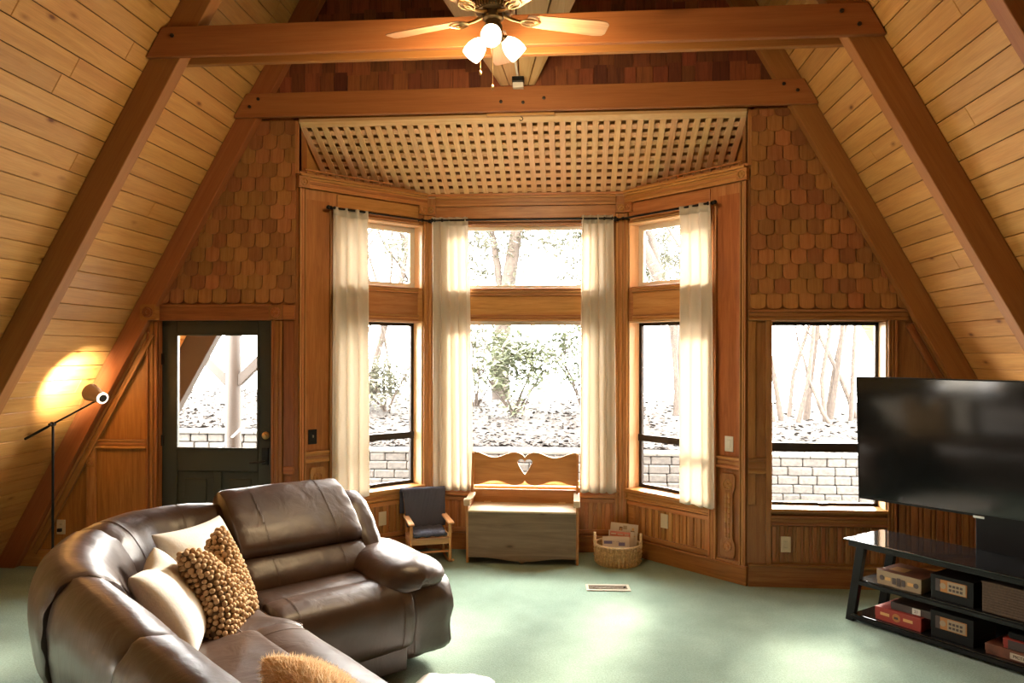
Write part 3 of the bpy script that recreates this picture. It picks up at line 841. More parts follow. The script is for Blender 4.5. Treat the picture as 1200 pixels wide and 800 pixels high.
def rod(pts, label, br):
    a, c = V(pts[0]), V(pts[1]); mid = (a + c) / 2
    t = thing('curtain_rod', mid, label, 'curtain rod', 'black curtain rods')
    k = MB(); k.tube([a, c], .0085, 10); obj('pole', k, M['black_metal'], t, smooth=50)
    d = (c - a).normalized()
    for e, s in ((a, -1), (c, 1)):
        k = MB(); k.lathe([(.009, 0), (.016, .004), (.016, .010), (.009, .014), (.017, .022), (.019, .032), (.012, .043), (0, .047)], e, d * s, 14)
        obj('finial', k, M['black_metal'], t, smooth=50)
    for f, n in br:
        p = a.lerp(c, f); n = V(n).normalized(); L = .105
        k = MB(); k.tube([p - n * .0, p - n * L], .006, 8); k.lathe([(.018, 0), (.018, .006), (0, .007)], p - n * L, n, 12); k.tube([p + d * -.008, p + d * .008], .015, 10)
        obj('bracket', k, M['black_metal'], t, smooth=40)
    return t
rod([(-1.535, .115, 2.962), (-.865, .785, 2.962)], 'black curtain rod over the left bay window', [(.03, (.7071, -.7071, 0)), (.93, (.7071, -.7071, 0))])
rod([(-.80, .77, 2.964), (.77, .77, 2.964)], 'black curtain rod across the centre bay window', [(.04, (0, -1, 0)), (.96, (0, -1, 0))])
rod([(.83, .82, 2.962), (1.52, .13, 2.962)], 'black curtain rod over the right bay window', [(.06, (-.7071, -.7071, 0)), (.97, (-.7071, -.7071, 0))])

# ------------------------------------------------------------------ heart bench
bn = thing('storage_bench', (.01, .58, 0), 'pine settle chest with heart cutout back under the centre window', 'bench')
BX = Fr((.012, .385, 0), (1, 0, 0), (0, 1, 0)); HWB = .452
def side_panel(s):
    k = MB(); prof = []
    F = Fr((.012 + s * HWB, .385, 0), (0, 1, 0), (s, 0, 0))
    pts = [(.03, 0), (.09, 0), (.12, .035), (.29, .035), (.32, 0), (.385, 0), (.385, .30), (.392, .50)]
    for i in range(9):
        t = i / 8; pts.append((.392 + .035 * t, .50 + .38 * t))
    pts += [(.425, .893), (.40, .900), (.375, .885)]
    for i in range(9):
        t = i / 8; pts.append((.365 - .05 * math.sin(t * PI / 2), .80 - .27 * t))
    pts += [(.30, .512), (.02, .505), (.0, .49), (.0, .46), (.015, .40)]
    k.prism(pts, F, 0, .022, 'z')
    return obj('side_panel', k, M['bench_pine'], bn, bevel=.004)
for s in (-1, 1): side_panel(s)
k = MB()                                                                    # chest front with scalloped foot
n = 48; lo = []
for i in range(n + 1):
    x = -HWB + 2 * HWB * i / n; q = abs(x) / HWB
    z = .028 + .030 * (.5 - .5 * math.cos(min(q, .75) / .75 * PI)) * 1.0
    if q < .09: z = .012 + q * .25
    lo.append((x, z if q < .75 else .058))
k.prism(lo + [(HWB, .438), (-HWB, .438)], BX, .0, .02)
obj('front_board', k, M['bench_grey'], bn, bevel=.003)
k = MB(); k.box(BX, -HWB - .0, HWB + .0, -.028, .345, .440, .458, 'u'); lid = obj('lid', k, M['bench_lid'], bn, bevel=.006)
for x in (-.33, .33):
    h_ = MB(); h_.box(BX, x - .03, x + .03, .330, .352, .456, .461); h_.tube([BX(x - .03, .35, .46), BX(x + .03, .35, .46)], .005, 8); obj('hinge', h_, M['brass'], lid)
k = MB(); k.box(BX, -HWB, HWB, .02, .34, .07, .085, 'u'); obj('chest_bottom', k, M['bench_grey'], bn)
k = MB(); k.box(BX, -HWB, HWB, .352, .372, .40, .572, 'u'); obj('back_rail', k, M['bench_pine'], bn, bevel=.003)
k = MB(); k.box(BX, -HWB, HWB, .352, .372, .06, .40, 'u'); obj('chest_back', k, M['bench_grey'], bn)
for s in (-1, 1):                                                           # arm rests
    k = MB(); F = Fr((.012 + s * (HWB + .008), .385, 0), (0, 1, 0), (s, 0, 0))
    k.prism([(-.030, .495), (-.040, .508), (-.040, .545), (-.03, .554), (.0, .554), (.08, .535), (.36, .548), (.36, .520), (.06, .512), (.0, .488)], F, -.028, .026)
    obj('arm_rest', k, M['bench_lid'], bn, bevel=.006)
# back board, column by column so the heart is really cut through
def waves_(x): return math.cos(2 * PI * (abs(x) - .09) / .36)
def ztop_(x): return .872 + .024 * waves_(x) - .026 * math.exp(-(abs(x) / .016))
def zbot_(x): return .622 - .020 * waves_(x) + .024 * math.exp(-(abs(x) / .016))
def heart(x):
    w = .066; q = abs(x) / w
    if q >= .985: return None
    t = .806 + .028 * math.sqrt(max(0, 1 - ((q - .5) / .5) ** 2))
    b_ = .700 + .106 * (q ** 1.3)
    return (b_, max(t, b_ + .001))
xs = sorted(set([-HWB + 2 * HWB * i / 90 for i in range(91)] + [.066 * math.sin(i / 20 * PI / 2) * s for i in range(21) for s in (-1, 1)]))
k = MB(); TB = .018; d0 = .378
def quadbar(xa, xb, za0, za1, zb0, zb1):
    vs = [BX(xa, d0, za0), BX(xb, d0, zb0), BX(xb, d0, zb1), BX(xa, d0, za1)] + [BX(xa, d0 + TB, za0), BX(xb, d0 + TB, zb0), BX(xb, d0 + TB, zb1), BX(xa, d0 + TB, za1)]
    uv = [(xa, za0), (xb, zb0), (xb, zb1), (xa, za1)]
    k.add(vs, [(0, 1, 2, 3), (7, 6, 5, 4), (0, 4, 5, 1), (2, 6, 7, 3)], [uv, uv[::-1], [uv[0], uv[0], uv[1], uv[1]], [uv[2], uv[2], uv[3], uv[3]]], 0, .5)
for a, c in zip(xs, xs[1:]):
    ha, hc = heart(a), heart(c)
    if c - a < 1e-6: continue
    if ha is None and hc is None: quadbar(a, c, zbot_(a), ztop_(a), zbot_(c), ztop_(c))
    else:
        ha = ha or (.806, .806); hc = hc or (.806, .806)
        quadbar(a, c, zbot_(a), ha[0], zbot_(c), hc[0]); quadbar(a, c, ha[1], ztop_(a), hc[1], ztop_(c))
obj('back_board', k, M['bench_pine'], bn)

# ------------------------------------------------------------------ child's rocking chair, facing into the room, turned a little
ra = math.radians(21)
RC = V((-.80, .47, 0))
RF = Fr(RC, (math.cos(ra), math.sin(ra), 0), (math.sin(ra), -math.cos(ra), 0))      # d = forward
rk = thing('rocking_chair', RC, "child's small wooden rocking chair with a blue blanket, left of the bench", 'chair')
hw = .165
def turned(k, a, c, r, n=9):
    a, c = V(a), V(c); pts, rs = [], []
    for i in range(n):
        t = i / (n - 1); pts.append(a.lerp(c, t)); rs.append(r * (1 + .28 * math.sin(t * PI * 3) * math.sin(t * PI)))
    k.tube(pts, rs, 10)
for s in (-1, 1):
    k = MB(); pts = []
    for i in range(15):
        t = -1 + 2 * i / 14; pts.append(RF(s * (hw - .005), .02 + t * .27, .012 + .055 * t * t))
    k.tube(pts, [.010] * 15, 8); obj('rocker', k, M['rocker'], rk, smooth=50)
    k = MB(); turned(k, RF(s * hw, .14, .025), RF(s * hw, .135, .335), .013); obj('front_leg', k, M['rocker'], rk, smooth=60)
    k = MB(); k.tube([RF(s * (hw - .01), -.115, .03), RF(s * (hw - .005), -.13, .22), RF(s * hw, -.165, .40), RF(s * (hw + .012), -.215, .565)], [.014, .015, .014, .011], 10); obj('rear_post', k, M['rocker'], rk, smooth=60)
    k = MB(); k.prism([(-.16, .345), (.12, .335), (.185, .338), (.195, .350), (.18, .358), (.12, .358), (-.16, .366)], Fr(RC, RF.d, RF.u * s), hw - .022, hw + .026)
    obj('arm', k, M['rocker'], rk, bevel=.006)
    k = MB(); k.tube([RF(s * hw, .138, .13), RF(s * (hw - .008), -.125, .14)], .009, 8); obj('side_stretcher', k, M['rocker'], rk, smooth=60)
k = MB(); k.box(RF, -hw, hw, .115, .140, .165, .235, 'u'); k.box(RF, -hw, hw, -.14, -.12, .165, .225, 'u')
for s in (-1, 1): k.box(RF, s * hw - .012, s * hw + .012, -.14, .14, .165, .225)
obj('seat_frame', k, M['rocker'], rk, bevel=.006)
k = MB(); rings = []
for j in range(13):
    t = j / 12; d = -.13 + .285 * t; e = math.sin(PI * min(1, max(0, t))) ** .4
    rings.append([RF(-hw + 2 * hw * i / 14, d, .222 + .022 * e * (max(0, 1 - (2 * i / 14 - 1) ** 4)) ** .5) for i in range(15)] + [RF(hw - 2 * hw * i / 14, d, .215) for i in range(15)])
k.loft(rings); obj('seat', k, M['seat_tan'], rk, smooth=50)
k = MB(); k.tube([RF(-hw, .125, .10), RF(hw, .125, .10)], .009, 8); obj('stretcher', k, M['rocker'], rk, smooth=60)
for z, q in ((.30, -.145), (.53, -.205)):
    k = MB(); k.box(RF, -hw, hw, q - .008, q + .008, z - .025, z + .025, 'u'); obj('back_rail', k, M['rocker'], rk, bevel=.004)
for i in range(4):
    k = MB(); x = -.09 + .06 * i; k.tube([RF(x, -.147, .31), RF(x, -.2, .52)], .007, 8); obj('spindle', k, M['rocker'], rk, smooth=60)
# blanket: over the back, down it, and folded on the seat
def cloth_strip(path, wid, ripple, name, parent, cells=44):
    rings = []; L = len(path)
    for j, (d, z, w0, w1) in enumerate(path):
        rings.append([RF(w0 + (w1 - w0) * i / cells, d + ripple * math.sin(i * .55 + j * .3) + .003 * math.sin(i * 1.7 + j), z + ripple * .7 * math.cos(i * .45 + j * .5)) for i in range(cells + 1)])
    k = MB(); k.loft(rings, cap=False, closed=False)
    return obj(name, k, M['blanket'], parent, smooth=180, solid=.012)
bl = thing('knit_blanket', RF(0, -.1, .25), 'navy knit blanket draped over the back and seat of the small rocking chair', 'blanket')
path = []
for i in range(9): path.append((-.245, .36 + .19 * i / 8, -.21, .185))                     # behind
for i in range(1, 8): t = i / 8 * PI; path.append((-.215 - .030 * math.cos(t) , .555 + .028 * math.sin(t), -.205, .186))
for i in range(17): t = i / 16; path.append((-.185 + .085 * t, .555 - .285 * t, -.188 + .02 * t, .182 - .012 * t))
cloth_strip(path, .3, .003, 'back_drape', bl)
path = []
for i in range(12): t = i / 11; path.append((-.105 + .245 * t, .262 - .010 * math.sin(t * 3) + (.012 if i % 5 == 0 else 0), -.145 + .01 * math.sin(t * 4), .135 + .012 * math.sin(t * 5)))
for i in range(1, 5): t = i / 4 * PI; path.append((.140 + .012 * math.sin(t), .254 + .010 * math.cos(t) - .006, -.145, .135))
cloth_strip(path, .3, .004, 'seat_fold', bl)

# ------------------------------------------------------------------ magazine basket
bc = V((.818, .535, 0)); BR = .192
bk = thing('wicker_basket', bc, 'round wicker basket of magazines on the carpet right of the bench', 'basket')
k = MB(); prof = [(BR * .93, .0), (BR * .97, .05), (BR, .12), (BR * 1.02, .165), (BR * .97, .165), (BR * .95, .12), (BR * .90, .012), (0, .010)]
k.lathe([(0, 0)] + prof, bc, n=48); obj('liner', k, M['wicker'], bk, smooth=60)
k = MB(); nst = 36
for i in range(nst):
    w = 2 * PI * i / nst
    for j in range(4):
        z0 = .008 + j * .039; zz = z0 + .046; off_ = (i + j) % 2
        r0 = BR * (.945 + .012 * j); rr = r0 + (.010 if off_ else .004)
        k.tube([bc + V((r0 * math.cos(w), r0 * math.sin(w), z0)), bc + V((rr * math.cos(w + .03), rr * math.sin(w + .03), (z0 + zz) / 2)), bc + V((r0 * math.cos(w + .06), r0 * math.sin(w + .06), zz))], [.007, .0135, .007], 6)
obj('weave', k, M['wicker'], bk, smooth=60)
k = MB()
for q in range(3):
    k.tube([bc + V(((BR * 1.0 + .006 * math.sin(9 * i / 40 * 2 * PI + q * 2.1)) * math.cos(2 * PI * i / 40), (BR + .006 * math.sin(9 * i / 40 * 2 * PI + q * 2.1)) * math.sin(2 * PI * i / 40), .165 + .006 * math.cos(9 * i / 40 * 2 * PI + q * 2.1))) for i in range(41)], .007, 6, cap=False)
obj('rim', k, M['wicker_pale'], bk, smooth=60)
for a in (math.radians(182), math.radians(-8)):
    k = MB(); t_ = V((-math.sin(a), math.cos(a), 0)); o_ = bc + V((math.cos(a), math.sin(a), 0)) * (BR + .002)
    for q in (-1, 1):
        k.tube([o_ + t_ * (.055 * math.cos(PI * i / 12)) + V((0, 0, .150 + .105 * math.sin(PI * i / 12))) + V((math.cos(a), math.sin(a), 0)) * (.006 * math.sin(i * 1.3) * q) for i in range(13)], .0075, 7)
    obj('handle', k, M['wicker_pale'], bk, smooth=60)
def magazine(cx_, cy_, z0, wdt, hgt, lean, yaw_, roll_, thick, mats, label, design):
    F0 = Matrix.Translation((cx_, cy_, z0)) @ Matrix.Rotation(yaw_, 4, 'Z') @ Matrix.Rotation(-lean, 4, 'X') @ Matrix.Rotation(roll_, 4, 'Y')
    R_ = F0.to_3x3(); F = Fr(F0.translation, R_ @ V((1, 0, 0)), R_ @ V((0, -1, 0)), R_ @ V((0, 0, 1)))
    t = thing('magazine', F0.translation, label, 'magazine', 'magazines in the basket')
    k = MB(); rings = []
    for i in range(9):
        u = -wdt / 2 + wdt * i / 8; bow = .006 * math.sin(PI * i / 8)
        rings.append([F(u, bow, 0), F(u, bow + thick, 0), F(u, bow + thick, hgt), F(u, bow, hgt)])
    k.loft(rings); obj('pages', k, M[mats], t)
    for nm, m_, u0, u1, z_0, z_1 in design:
        k = MB(); rings = []
        for i in range(7):
            u = (u0 + (u1 - u0) * i / 6 - .5) * wdt; bow = .006 * math.sin(PI * (u / wdt + .5))
            rings.append([F(u, bow + thick, z_0 * hgt), F(u, bow + thick + .0008, z_0 * hgt), F(u, bow + thick + .0008, z_1 * hgt), F(u, bow + thick, z_1 * hgt)])
        k.loft(rings); obj(nm, k, M[m_], t)
    return t
magazine(.855, .600, .014, .235, .300, .22, math.radians(-8), math.radians(4), .012, 'paper', 'tan newspaper leaning at the back of the magazine basket',
         [('cover_picture', 'ink_brown', .32, .44, .80, .90), ('cover_picture', 'box_cream', .46, .60, .84, .94), ('cover_picture', 'ink_orange', .36, .41, .78, .86), ('cover_picture', 'ink_brown', .74, .88, .78, .82), ('cover_picture', 'ink_orange', .78, .86, .83, .90), ('cover_band', 'ink_orange', .10, .92, .66, .69)])
magazine(.835, .566, .014, .215, .245, .24, math.radians(-6), math.radians(3), .010, 'paper', 'magazine with a red banner, second from the back in the basket',
         [('cover_band', 'ink_red', .06, .86, .80, .97), ('cover_lettering', 'paper', .10, .30, .86, .90), ('cover_lettering', 'paper', .36, .58, .85, .89), ('cover_lettering', 'paper', .64, .80, .85, .89)])
magazine(.805, .528, .014, .225, .205, .26, math.radians(-3), math.radians(-1), .010, 'paper_white', 'white and violet magazine at the front of the basket',
         [('cover_picture', 'ink_blue', .05, .36, .70, .82), ('cover_picture', 'ink_blue', .60, .84, .62, .76), ('cover_picture', 'paper_white', .36, .60, .74, .9), ('cover_picture', 'ink_blue', .34, .62, .78, .81)])

# ------------------------------------------------------------------ floor register
fr = thing('floor_register', (.705, -.16, 0), 'cream metal floor register in the green carpet before the bench', 'floor vent')
k = MB(); F = Fr((.705, -.165, 0), (1, .06, 0), (-.06, 1, 0))
for a, c, e, g in ((-.165, -.145, -.075, .075), (.145, .165, -.075, .075), (-.145, .145, -.075, -.048), (-.145, .145, .048, .075)): k.box(F, a, c, e, g, .001, .008)
obj('frame', k, M['grill'], fr, bevel=.002)
k = MB(); k.box(F, -.145, .145, -.048, .048, .0005, .002); obj('duct_shade', k, M['black_plastic'], fr)  # flat black sheet stands in for the shade inside the duct
k = MB()
for i in range(18):
    u = -.136 + i * .016
    k.box(Fr(F(u, 0, 0), F.u + F.d * (.8 if i % 2 else -.8), F.d), -.016, .016, -.002, .002, .002, .006); 
for e in (-.022, .022): k.box(F, -.145, .145, e - .003, e + .003, .002, .007)
obj('grille', k, M['grill'], fr)
k = MB(); k.prism([(.0, -.013), (.018, 0), (.0, .013)], Fr(F(.118, 0, 0), F.u, V((0, 0, 1)), F.d), .006, .012); obj('lever', k, M['black_plastic'], fr)

# ------------------------------------------------------------------ floor lamp at the rafter
fl = thing('floor_lamp', (-3.42, -.60, 0), 'slim black floor lamp with a swing arm and lit tan cone shade', 'lamp')
k = MB(); k.lathe([(0, 0), (.13, 0), (.135, .008), (.125, .018), (.02, .024), (0, .024)], (-3.42, -.6, .001), n=32); obj('base', k, M['black_metal'], fl, smooth=40)
k = MB(); k.tube([(-3.42, -.6, .02), (-3.42, -.6, 1.25)], .009, 12); obj('pole', k, M['black_metal'], fl, smooth=50)
A_, E_ = V((-3.64, -.60, 1.125)), V((-3.075, -.60, 1.420))
k = MB(); k.tube([A_, E_], .0075, 10); k.tube([A_, A_.lerp(E_, .32)], .010, 10); obj('arm', k, M['black_metal'], fl, smooth=50)
k = MB(); k.lathe([(0, -.016), (.018, -.014), (.018, .014), (0, .016)], (-3.42, -.6, 1.24), (0, 1, 0), 14); k.lathe([(0, -.02), (.008, -.02), (.010, .02), (0, .024)], (-3.42, -.62, 1.24), (0, -1, 0), 10); obj('joint', k, M['bronze'], fl, smooth=40)
SH = V((-3.075, -.60, 1.455)); SD = V((-.87, .41, .25)).normalized()       # mouth direction, to the rafter
M['shade'] = plain('tan_shade', (.42, .24, .12), .5)
k = MB(); k.lathe([(.034, -.070), (.040, -.070), (.046, -.02), (.066, .085), (.062, .085), (.042, -.02), (.034, -.066)], SH, SD, 28); sh = obj('shade', k, M['shade'], fl, smooth=40)
k = MB(); k.lathe([(.030, -.076), (.042, -.076), (.042, -.066), (.030, -.066)], SH, SD, 28); obj('vent_ring', k, M['lamp_ring'], sh, smooth=40)
k = MB(); k.lathe([(0, -.080), (.029, -.080), (.029, -.06), (.022, -.04), (.016, -.01), (0, -.01)], SH, SD, 16); obj('socket', k, M['bronze'], fl, smooth=40)
k = MB(); k.lathe([(0, -.01), (.014, -.005), (.026, .03), (.024, .05), (0, .058)], SH, SD, 16); obj('bulb', k, M['bulb'], fl, smooth=60)
FLAMP = (SH + SD * .066, SD)

# ------------------------------------------------------------------ ceiling fan
HX = V((0, -1.78, 0)); ZB = 3.615
fan = thing('ceiling_fan', (0, -1.78, 3.4), 'five blade ceiling fan with three lit glass shades before the front collar beam', 'ceiling fan')
k = MB(); k.tube([HX + V((0, 0, 3.82)), HX + V((0, 0, APEX - .2))], .012, 10); obj('downrod', k, M['antique_brass'], fan, smooth=50)
k = MB(); k.lathe([(0, APEX - .32), (.02, APEX - .32), (.07, APEX - .25), (.075, APEX - .16), (0, APEX - .16)], HX, n=20); obj('canopy', k, M['antique_brass'], fan, smooth=40)
k = MB(); k.lathe([(0, 3.83), (.03, 3.83), (.045, 3.80), (.105, 3.785), (.118, 3.75), (.118, 3.69), (.105, 3.66), (.095, 3.645), (0, 3.642)], HX, n=36); mot = obj('motor_housing', k, M['antique_brass'], fan, smooth=40)
k = MB()
for i in range(40):
    w = 2 * PI * i / 40; o_ = HX + V((math.cos(w), math.sin(w), 0)) * .1; k.box(Fr(o_, (math.cos(w), math.sin(w), 0), (-math.sin(w), math.cos(w), 0)), -.010, .014, -.002, .002, 3.652, 3.688)
obj('vent_ribs', k, M['brass'], mot)
k = MB(); k.lathe([(0, 3.642), (.055, 3.642), (.058, 3.61), (.045, 3.60), (.042, 3.585), (.05, 3.575), (.05, 3.52), (.04, 3.50), (.018, 3.488), (.010, 3.475), (0, 3.472)], HX, n=28); obj('switch_housing', k, M['antique_brass'], fan, smooth=40)
for i in range(5):
    w = math.radians(18 + 72 * i); ru = V((math.cos(w), math.sin(w), 0)); rt = V((-math.sin(w), math.cos(w), 0))
    F = Fr(HX + V((0, 0, ZB)), ru, rt)
    k = MB()
    k.tube([F(.06, 0, .02), F(.11, 0, .004), F(.16, 0, -.004)], [.012, .010, .008], 8)
    for s in (-1, 1): k.tube([F(.15, 0, -.004), F(.175, s * .030, -.004), F(.21, s * .040, -.004), F(.245, s * .028, -.002), F(.265, 0, -.001)], .006, 7)
    k.tube([F(.15, 0, -.004), F(.20, .012, -.005), F(.23, 0, -.004), F(.20, -.012, -.005), F(.16, 0, -.004)], .005, 6)
    br_ = obj('blade_bracket', k, M['brass'], fan, smooth=50)
    tilt = math.radians(-12); rt2 = rt * math.cos(tilt) + V((0, 0, 1)) * math.sin(tilt); up2 = V((0, 0, 1)) * math.cos(tilt) - rt * math.sin(tilt)
    FB = Fr(HX + V((0, 0, ZB + .004)), ru, up2, rt2)
    pts = [(.19, -.045), (.20, -.052), (.60, -.068), (.645, -.062), (.662, -.04), (.664, .04), (.650, .060), (.60, .068), (.20, .052), (.19, .045)]
    k = MB(); k.prism(pts, FB, 0, .006, 'u'); obj('blade', k, M['fan_wood'], br_, bevel=.002)
M['frost'] = M['lamp_glass']
for w in (-88, 32, 148):
    w = math.radians(w); hd = V((math.cos(w), math.sin(w), 0)); ax = (hd * .80 + V((0, 0, -.62))).normalized()
    o_ = HX + V((0, 0, 3.535)) + hd * .045
    k = MB(); k.tube([HX + V((0, 0, 3.55)), o_, o_ + ax * .03], [.010, .010, .014], 8); k.lathe([(.0, .02), (.022, .02), (.026, .045), (0, .046)], o_, ax, 14); ft = obj('fitter', k, M['antique_brass'], fan, smooth=50)
    k = MB(); k.lathe([(.024, .034), (.030, .042), (.045, .065), (.054, .095), (.056, .125), (.052, .150), (.049, .150), (.053, .125), (.051, .095), (.042, .067), (.026, .045)], o_, ax, 24)
    k.lathe([(0, .044), (.016, .05), (.024, .075), (.018, .10), (0, .108)], o_, ax, 14)
    g = obj('glass_shade', k, M['frost'], fan, smooth=60)
for x, y, z0, z1 in ((-.070, -1.78, 3.52, 3.335), (0, -1.80, 3.475, 3.245)):
    k = MB(); nlk = 26
    k.tube([HX * 0 + V((x * .6 if x else 0, y, z0)), V((x, y, z0 - .02)), V((x, y, z1))], .0022, 6); k.lathe([(0, 0), (.004, -.002), (.008, -.012), (.007, -.026), (0, -.032)], (x, y, z1), n=10)
    obj('pull_chain', k, M['brass'], fan, smooth=50)

# ------------------------------------------------------------------ tapered board soffit over the collar beam, with the conduit
cb = thing('board_soffit', (0, -.4, 3.9), 'pale tapered board soffit in the middle above the back collar beam', 'soffit')
A0, A1 = (-.03, 3.868, .135), (-.80, 4.262, .50)
def cpt(t, f, lift=0): 
    y, z, h = [A0[i] + (A1[i] - A0[i]) * t for i in range(3)]
    return V((f * h, y, z + lift))
cuts = [-1, -.48, .08, .62, 1]
for a, c in zip(cuts, cuts[1:]):
    k = MB(); e = .012
    vs = [cpt(0, a + e * 2), cpt(0, c - e * 2), cpt(1, c - e), cpt(1, a + e)]; vs += [p + V((0, .01, .025)) for p in vs]
    uv = [(0, a * .3), (0, c * .3), (.9, c * .5), (.9, a * .5)]
    k.add(vs, [(0, 1, 2, 3), (7, 6, 5, 4), (0, 4, 5, 1), (1, 5, 6, 2), (2, 6, 7, 3), (3, 7, 4, 0)], [uv, uv[::-1]] + [uv] * 4)
    obj('soffit_board', k, M['lattice'], cb, bevel=.003)
for s in (-1, 1):
    k = MB(); vs = [cpt(0, s), cpt(1, s), cpt(1, s, .9) + V((s * .25, 0, 0)), cpt(0, s, .9) + V((s * .05, 0, 0))]; vs += [p - V((s * .02, 0, 0)) for p in vs]
    k.add(vs, [(0, 1, 2, 3), (7, 6, 5, 4), (0, 4, 5, 1), (1, 5, 6, 2), (2, 6, 7, 3), (3, 7, 4, 0)], [[(0, 0), (.9, 0), (.9, .9), (0, .9)]] * 6)
    obj('side_board', k, M['lattice'], cb, bevel=.003)
k = MB(); k.box(Fr(cpt(1, 0, .0), (1, 0, 0), (0, -1, 0)), -.545, .545, -.02, .0, 0, .9, 'u'); obj('front_board', k, M['beam'], cb)
cj = thing('conduit_fixture', (.014, -.15, 3.83), 'white conduit running down to a small black and white box on the back collar beam', 'conduit')
k = MB(); k.tube([(.0, -.42, 3.985), (.003, -.40, 3.955), (.014, -.16, 3.875)], .009, 10); obj('conduit', k, M['white_plastic'], cj, smooth=50)
k = MB(); k.box(W, -.030, .060, -.20, -.136, 3.842, 3.880); obj('junction_box', k, M['black_plastic'], cj, bevel=.004)
k = MB(); k.box(W, -.026, .056, -.185, -.137, 3.800, 3.841); obj('cover', k, M['white_plastic'], cj, bevel=.004)
hk = thing('hook_block', (.02, -.05, 3.63), 'small pale hook block under the middle of the back collar beam', 'hook')
k = MB(); k.box(W, -.24, .29, -.085, -.02, 3.618, 3.638); obj('block', k, M['pine'], hk, bevel=.004)
k = MB(); k.tube([(.03, -.06, 3.62)] + [V((.03 + .014 * math.sin(a / 8 * 5), -.06, 3.598 + .014 * math.cos(a / 8 * 5))) for a in range(8)], .003, 6); obj('hook', k, M['black_metal'], hk, smooth=50)
# ------------------------------------------------------------------ brown leather corner sofa
SO = V((-2.2, -2.25, 0)); SA = V((.7071, .7071, 0)); SB = V((.7071, -.7071, 0))
def S(a, b, z): return SO + SA * a + SB * b + V((0, 0, z))
def closed_spline(pts, n):
    """even resample of a closed Catmull-Rom through pts"""
    m = len(pts); out = []
    for i in range(m):
        p0, p1, p2, p3 = [V((*pts[(i + k) % m], 0)) for k in (-1, 0, 1, 2)]
        for j in range(10):
            t = j / 10
            out.append(.5 * ((2 * p1) + (p2 - p0) * t + (2 * p0 - 5 * p1 + 4 * p2 - p3) * t * t + (3 * p1 - p0 - 3 * p2 + p3) * t ** 3))
    L = [0]
    for i in range(len(out)): L.append(L[-1] + (out[(i + 1) % len(out)] - out[i]).length)
    res = []; k = 0
    for i in range(n):
        s = L[-1] * i / n
        while L[k + 1] < s: k += 1
        f = (s - L[k]) / max(1e-9, L[k + 1] - L[k])
        p = out[k].lerp(out[(k + 1) % len(out)], f); res.append((p.x, p.y))
    return res
class Path:
    def __init__(s, pts, side):
        """polyline in sofa (a,b); side = rough direction of the seat"""
        s.p = [V((*q, 0)) for q in pts]; s.side = V((*side, 0))
        s.L = [0]
        for a, c in zip(s.p, s.p[1:]): s.L.append(s.L[-1] + (c - a).length)
    def at(s, d):
        k = 0
        while k < len(s.p) - 2 and d > s.L[k + 1]: k += 1
        f = (d - s.L[k]) / (s.L[k + 1] - s.L[k]); q = s.p[k].lerp(s.p[k + 1], f)
        def nrm(i):
            t = (s.p[min(i + 1, len(s.p) - 1)] - s.p[max(i - 1, 0)]); n = V((-t.y, t.x, 0)).normalized()
            return n if n.dot(s.side) > 0 else -n
        n = nrm(k).lerp(nrm(k + 1), min(max(f, 0), 1)).normalized()
        return q, n
def pad(path, d0, d1, prof, pinch=.05, puff=.02, ns=26, nr=56, wr=.0035, seed=0, cx=None):
    """stuffed leather pad: profile (q towards the seat, z) swept along the path between d0 and d1"""
    P = closed_spline(prof, nr); c = cx or (sum(p[0] for p in P) / nr, sum(p[1] for p in P) / nr)
    rings = []; L = d1 - d0
    ts = []
    for i in range(ns + 1):
        t = i / ns; ts.append(.5 - .5 * math.cos(PI * t) * (.35 + .65 * 1))                     # finer at the ends
    for t in ts:
        d = d0 + L * t; e = min(t, 1 - t) * L
        sc_ = 1 - .04 * (1 - min(1, e / pinch)) ** 2.4 + puff * math.sin(PI * t)
        q0, n = path.at(d)
        ring = []
        for k, (q, z) in enumerate(P):
            ph = k / nr * 2 * PI
            g = wr * .7 * math.exp(-e / .07) * math.sin(ph * 13 + seed) + wr * .8 * mnoise.noise(V((t * 4 + seed, ph * 1.3, seed * 3.1))) + wr * .35 * mnoise.noise(V((t * 14, ph * 5, seed)))
            f = sc_ + g / .15
            Q, Z = c[0] + (q - c[0]) * f, c[1] + (z - c[1]) * f
            w = q0 + n * Q
            ring.append(S(w.x, w.y, Z))
        rings.append(ring)
    mb = MB(); mb.loft(rings)
    return mb, rings, ts
def stitch(mb, rings, ts, t, k0, k1, r=.0013, m=1):
    """a raised seam following ring t from profile point k0 to k1"""
    i = min(range(len(ts)), key=lambda q: abs(ts[q] - t)); ring = rings[i]; n = len(ring)
    c = sum(ring, V((0, 0, 0))) / n
    pts = [ring[k % n] + (ring[k % n] - c).normalized() * .0012 for k in range(k0, k1)]
    for dd in (-.003, .003):
        nx = (rings[min(i + 1, len(rings) - 1)][0] - rings[max(i - 1, 0)][0]).normalized() * dd
        mb.tube([p + nx for p in pts], r * .7, 5, m)
sofa = thing('corner_sofa', S(.55, .55, 0), 'dark brown leather corner sofa with recliner end on the green carpet', 'sofa')
LM = [M['leather'], M['stitch']]
PA = Path([(-.2, .15), (2.2, .15)], (0, 1)); PB = Path([(-.10, -.2), (-.085, 1.12), (.03, 3.4)], (1, 0))
wp = [(.82, .09), (.66, .055), (.50, .055), (.35, .10), (.22, .19), (.11, .32), (.03, .46), (-.03, .62), (-.07, .78), (-.085, .94), (-.085, 1.12)]
PW = Path(wp, (1, .8)); WL = PW.L[-1]
prof_top = [(-.16, .60), (-.175, .78), (-.13, .93), (-.03, .990), (.08, .955), (.19, .88), (.29, .79), (.335, .715), (.29, .655), (.10, .60)]
prof_lum = [(.10, .62), (.30, .672), (.385, .63), (.435, .56), (.43, .49), (.36, .44), (.15, .44)]
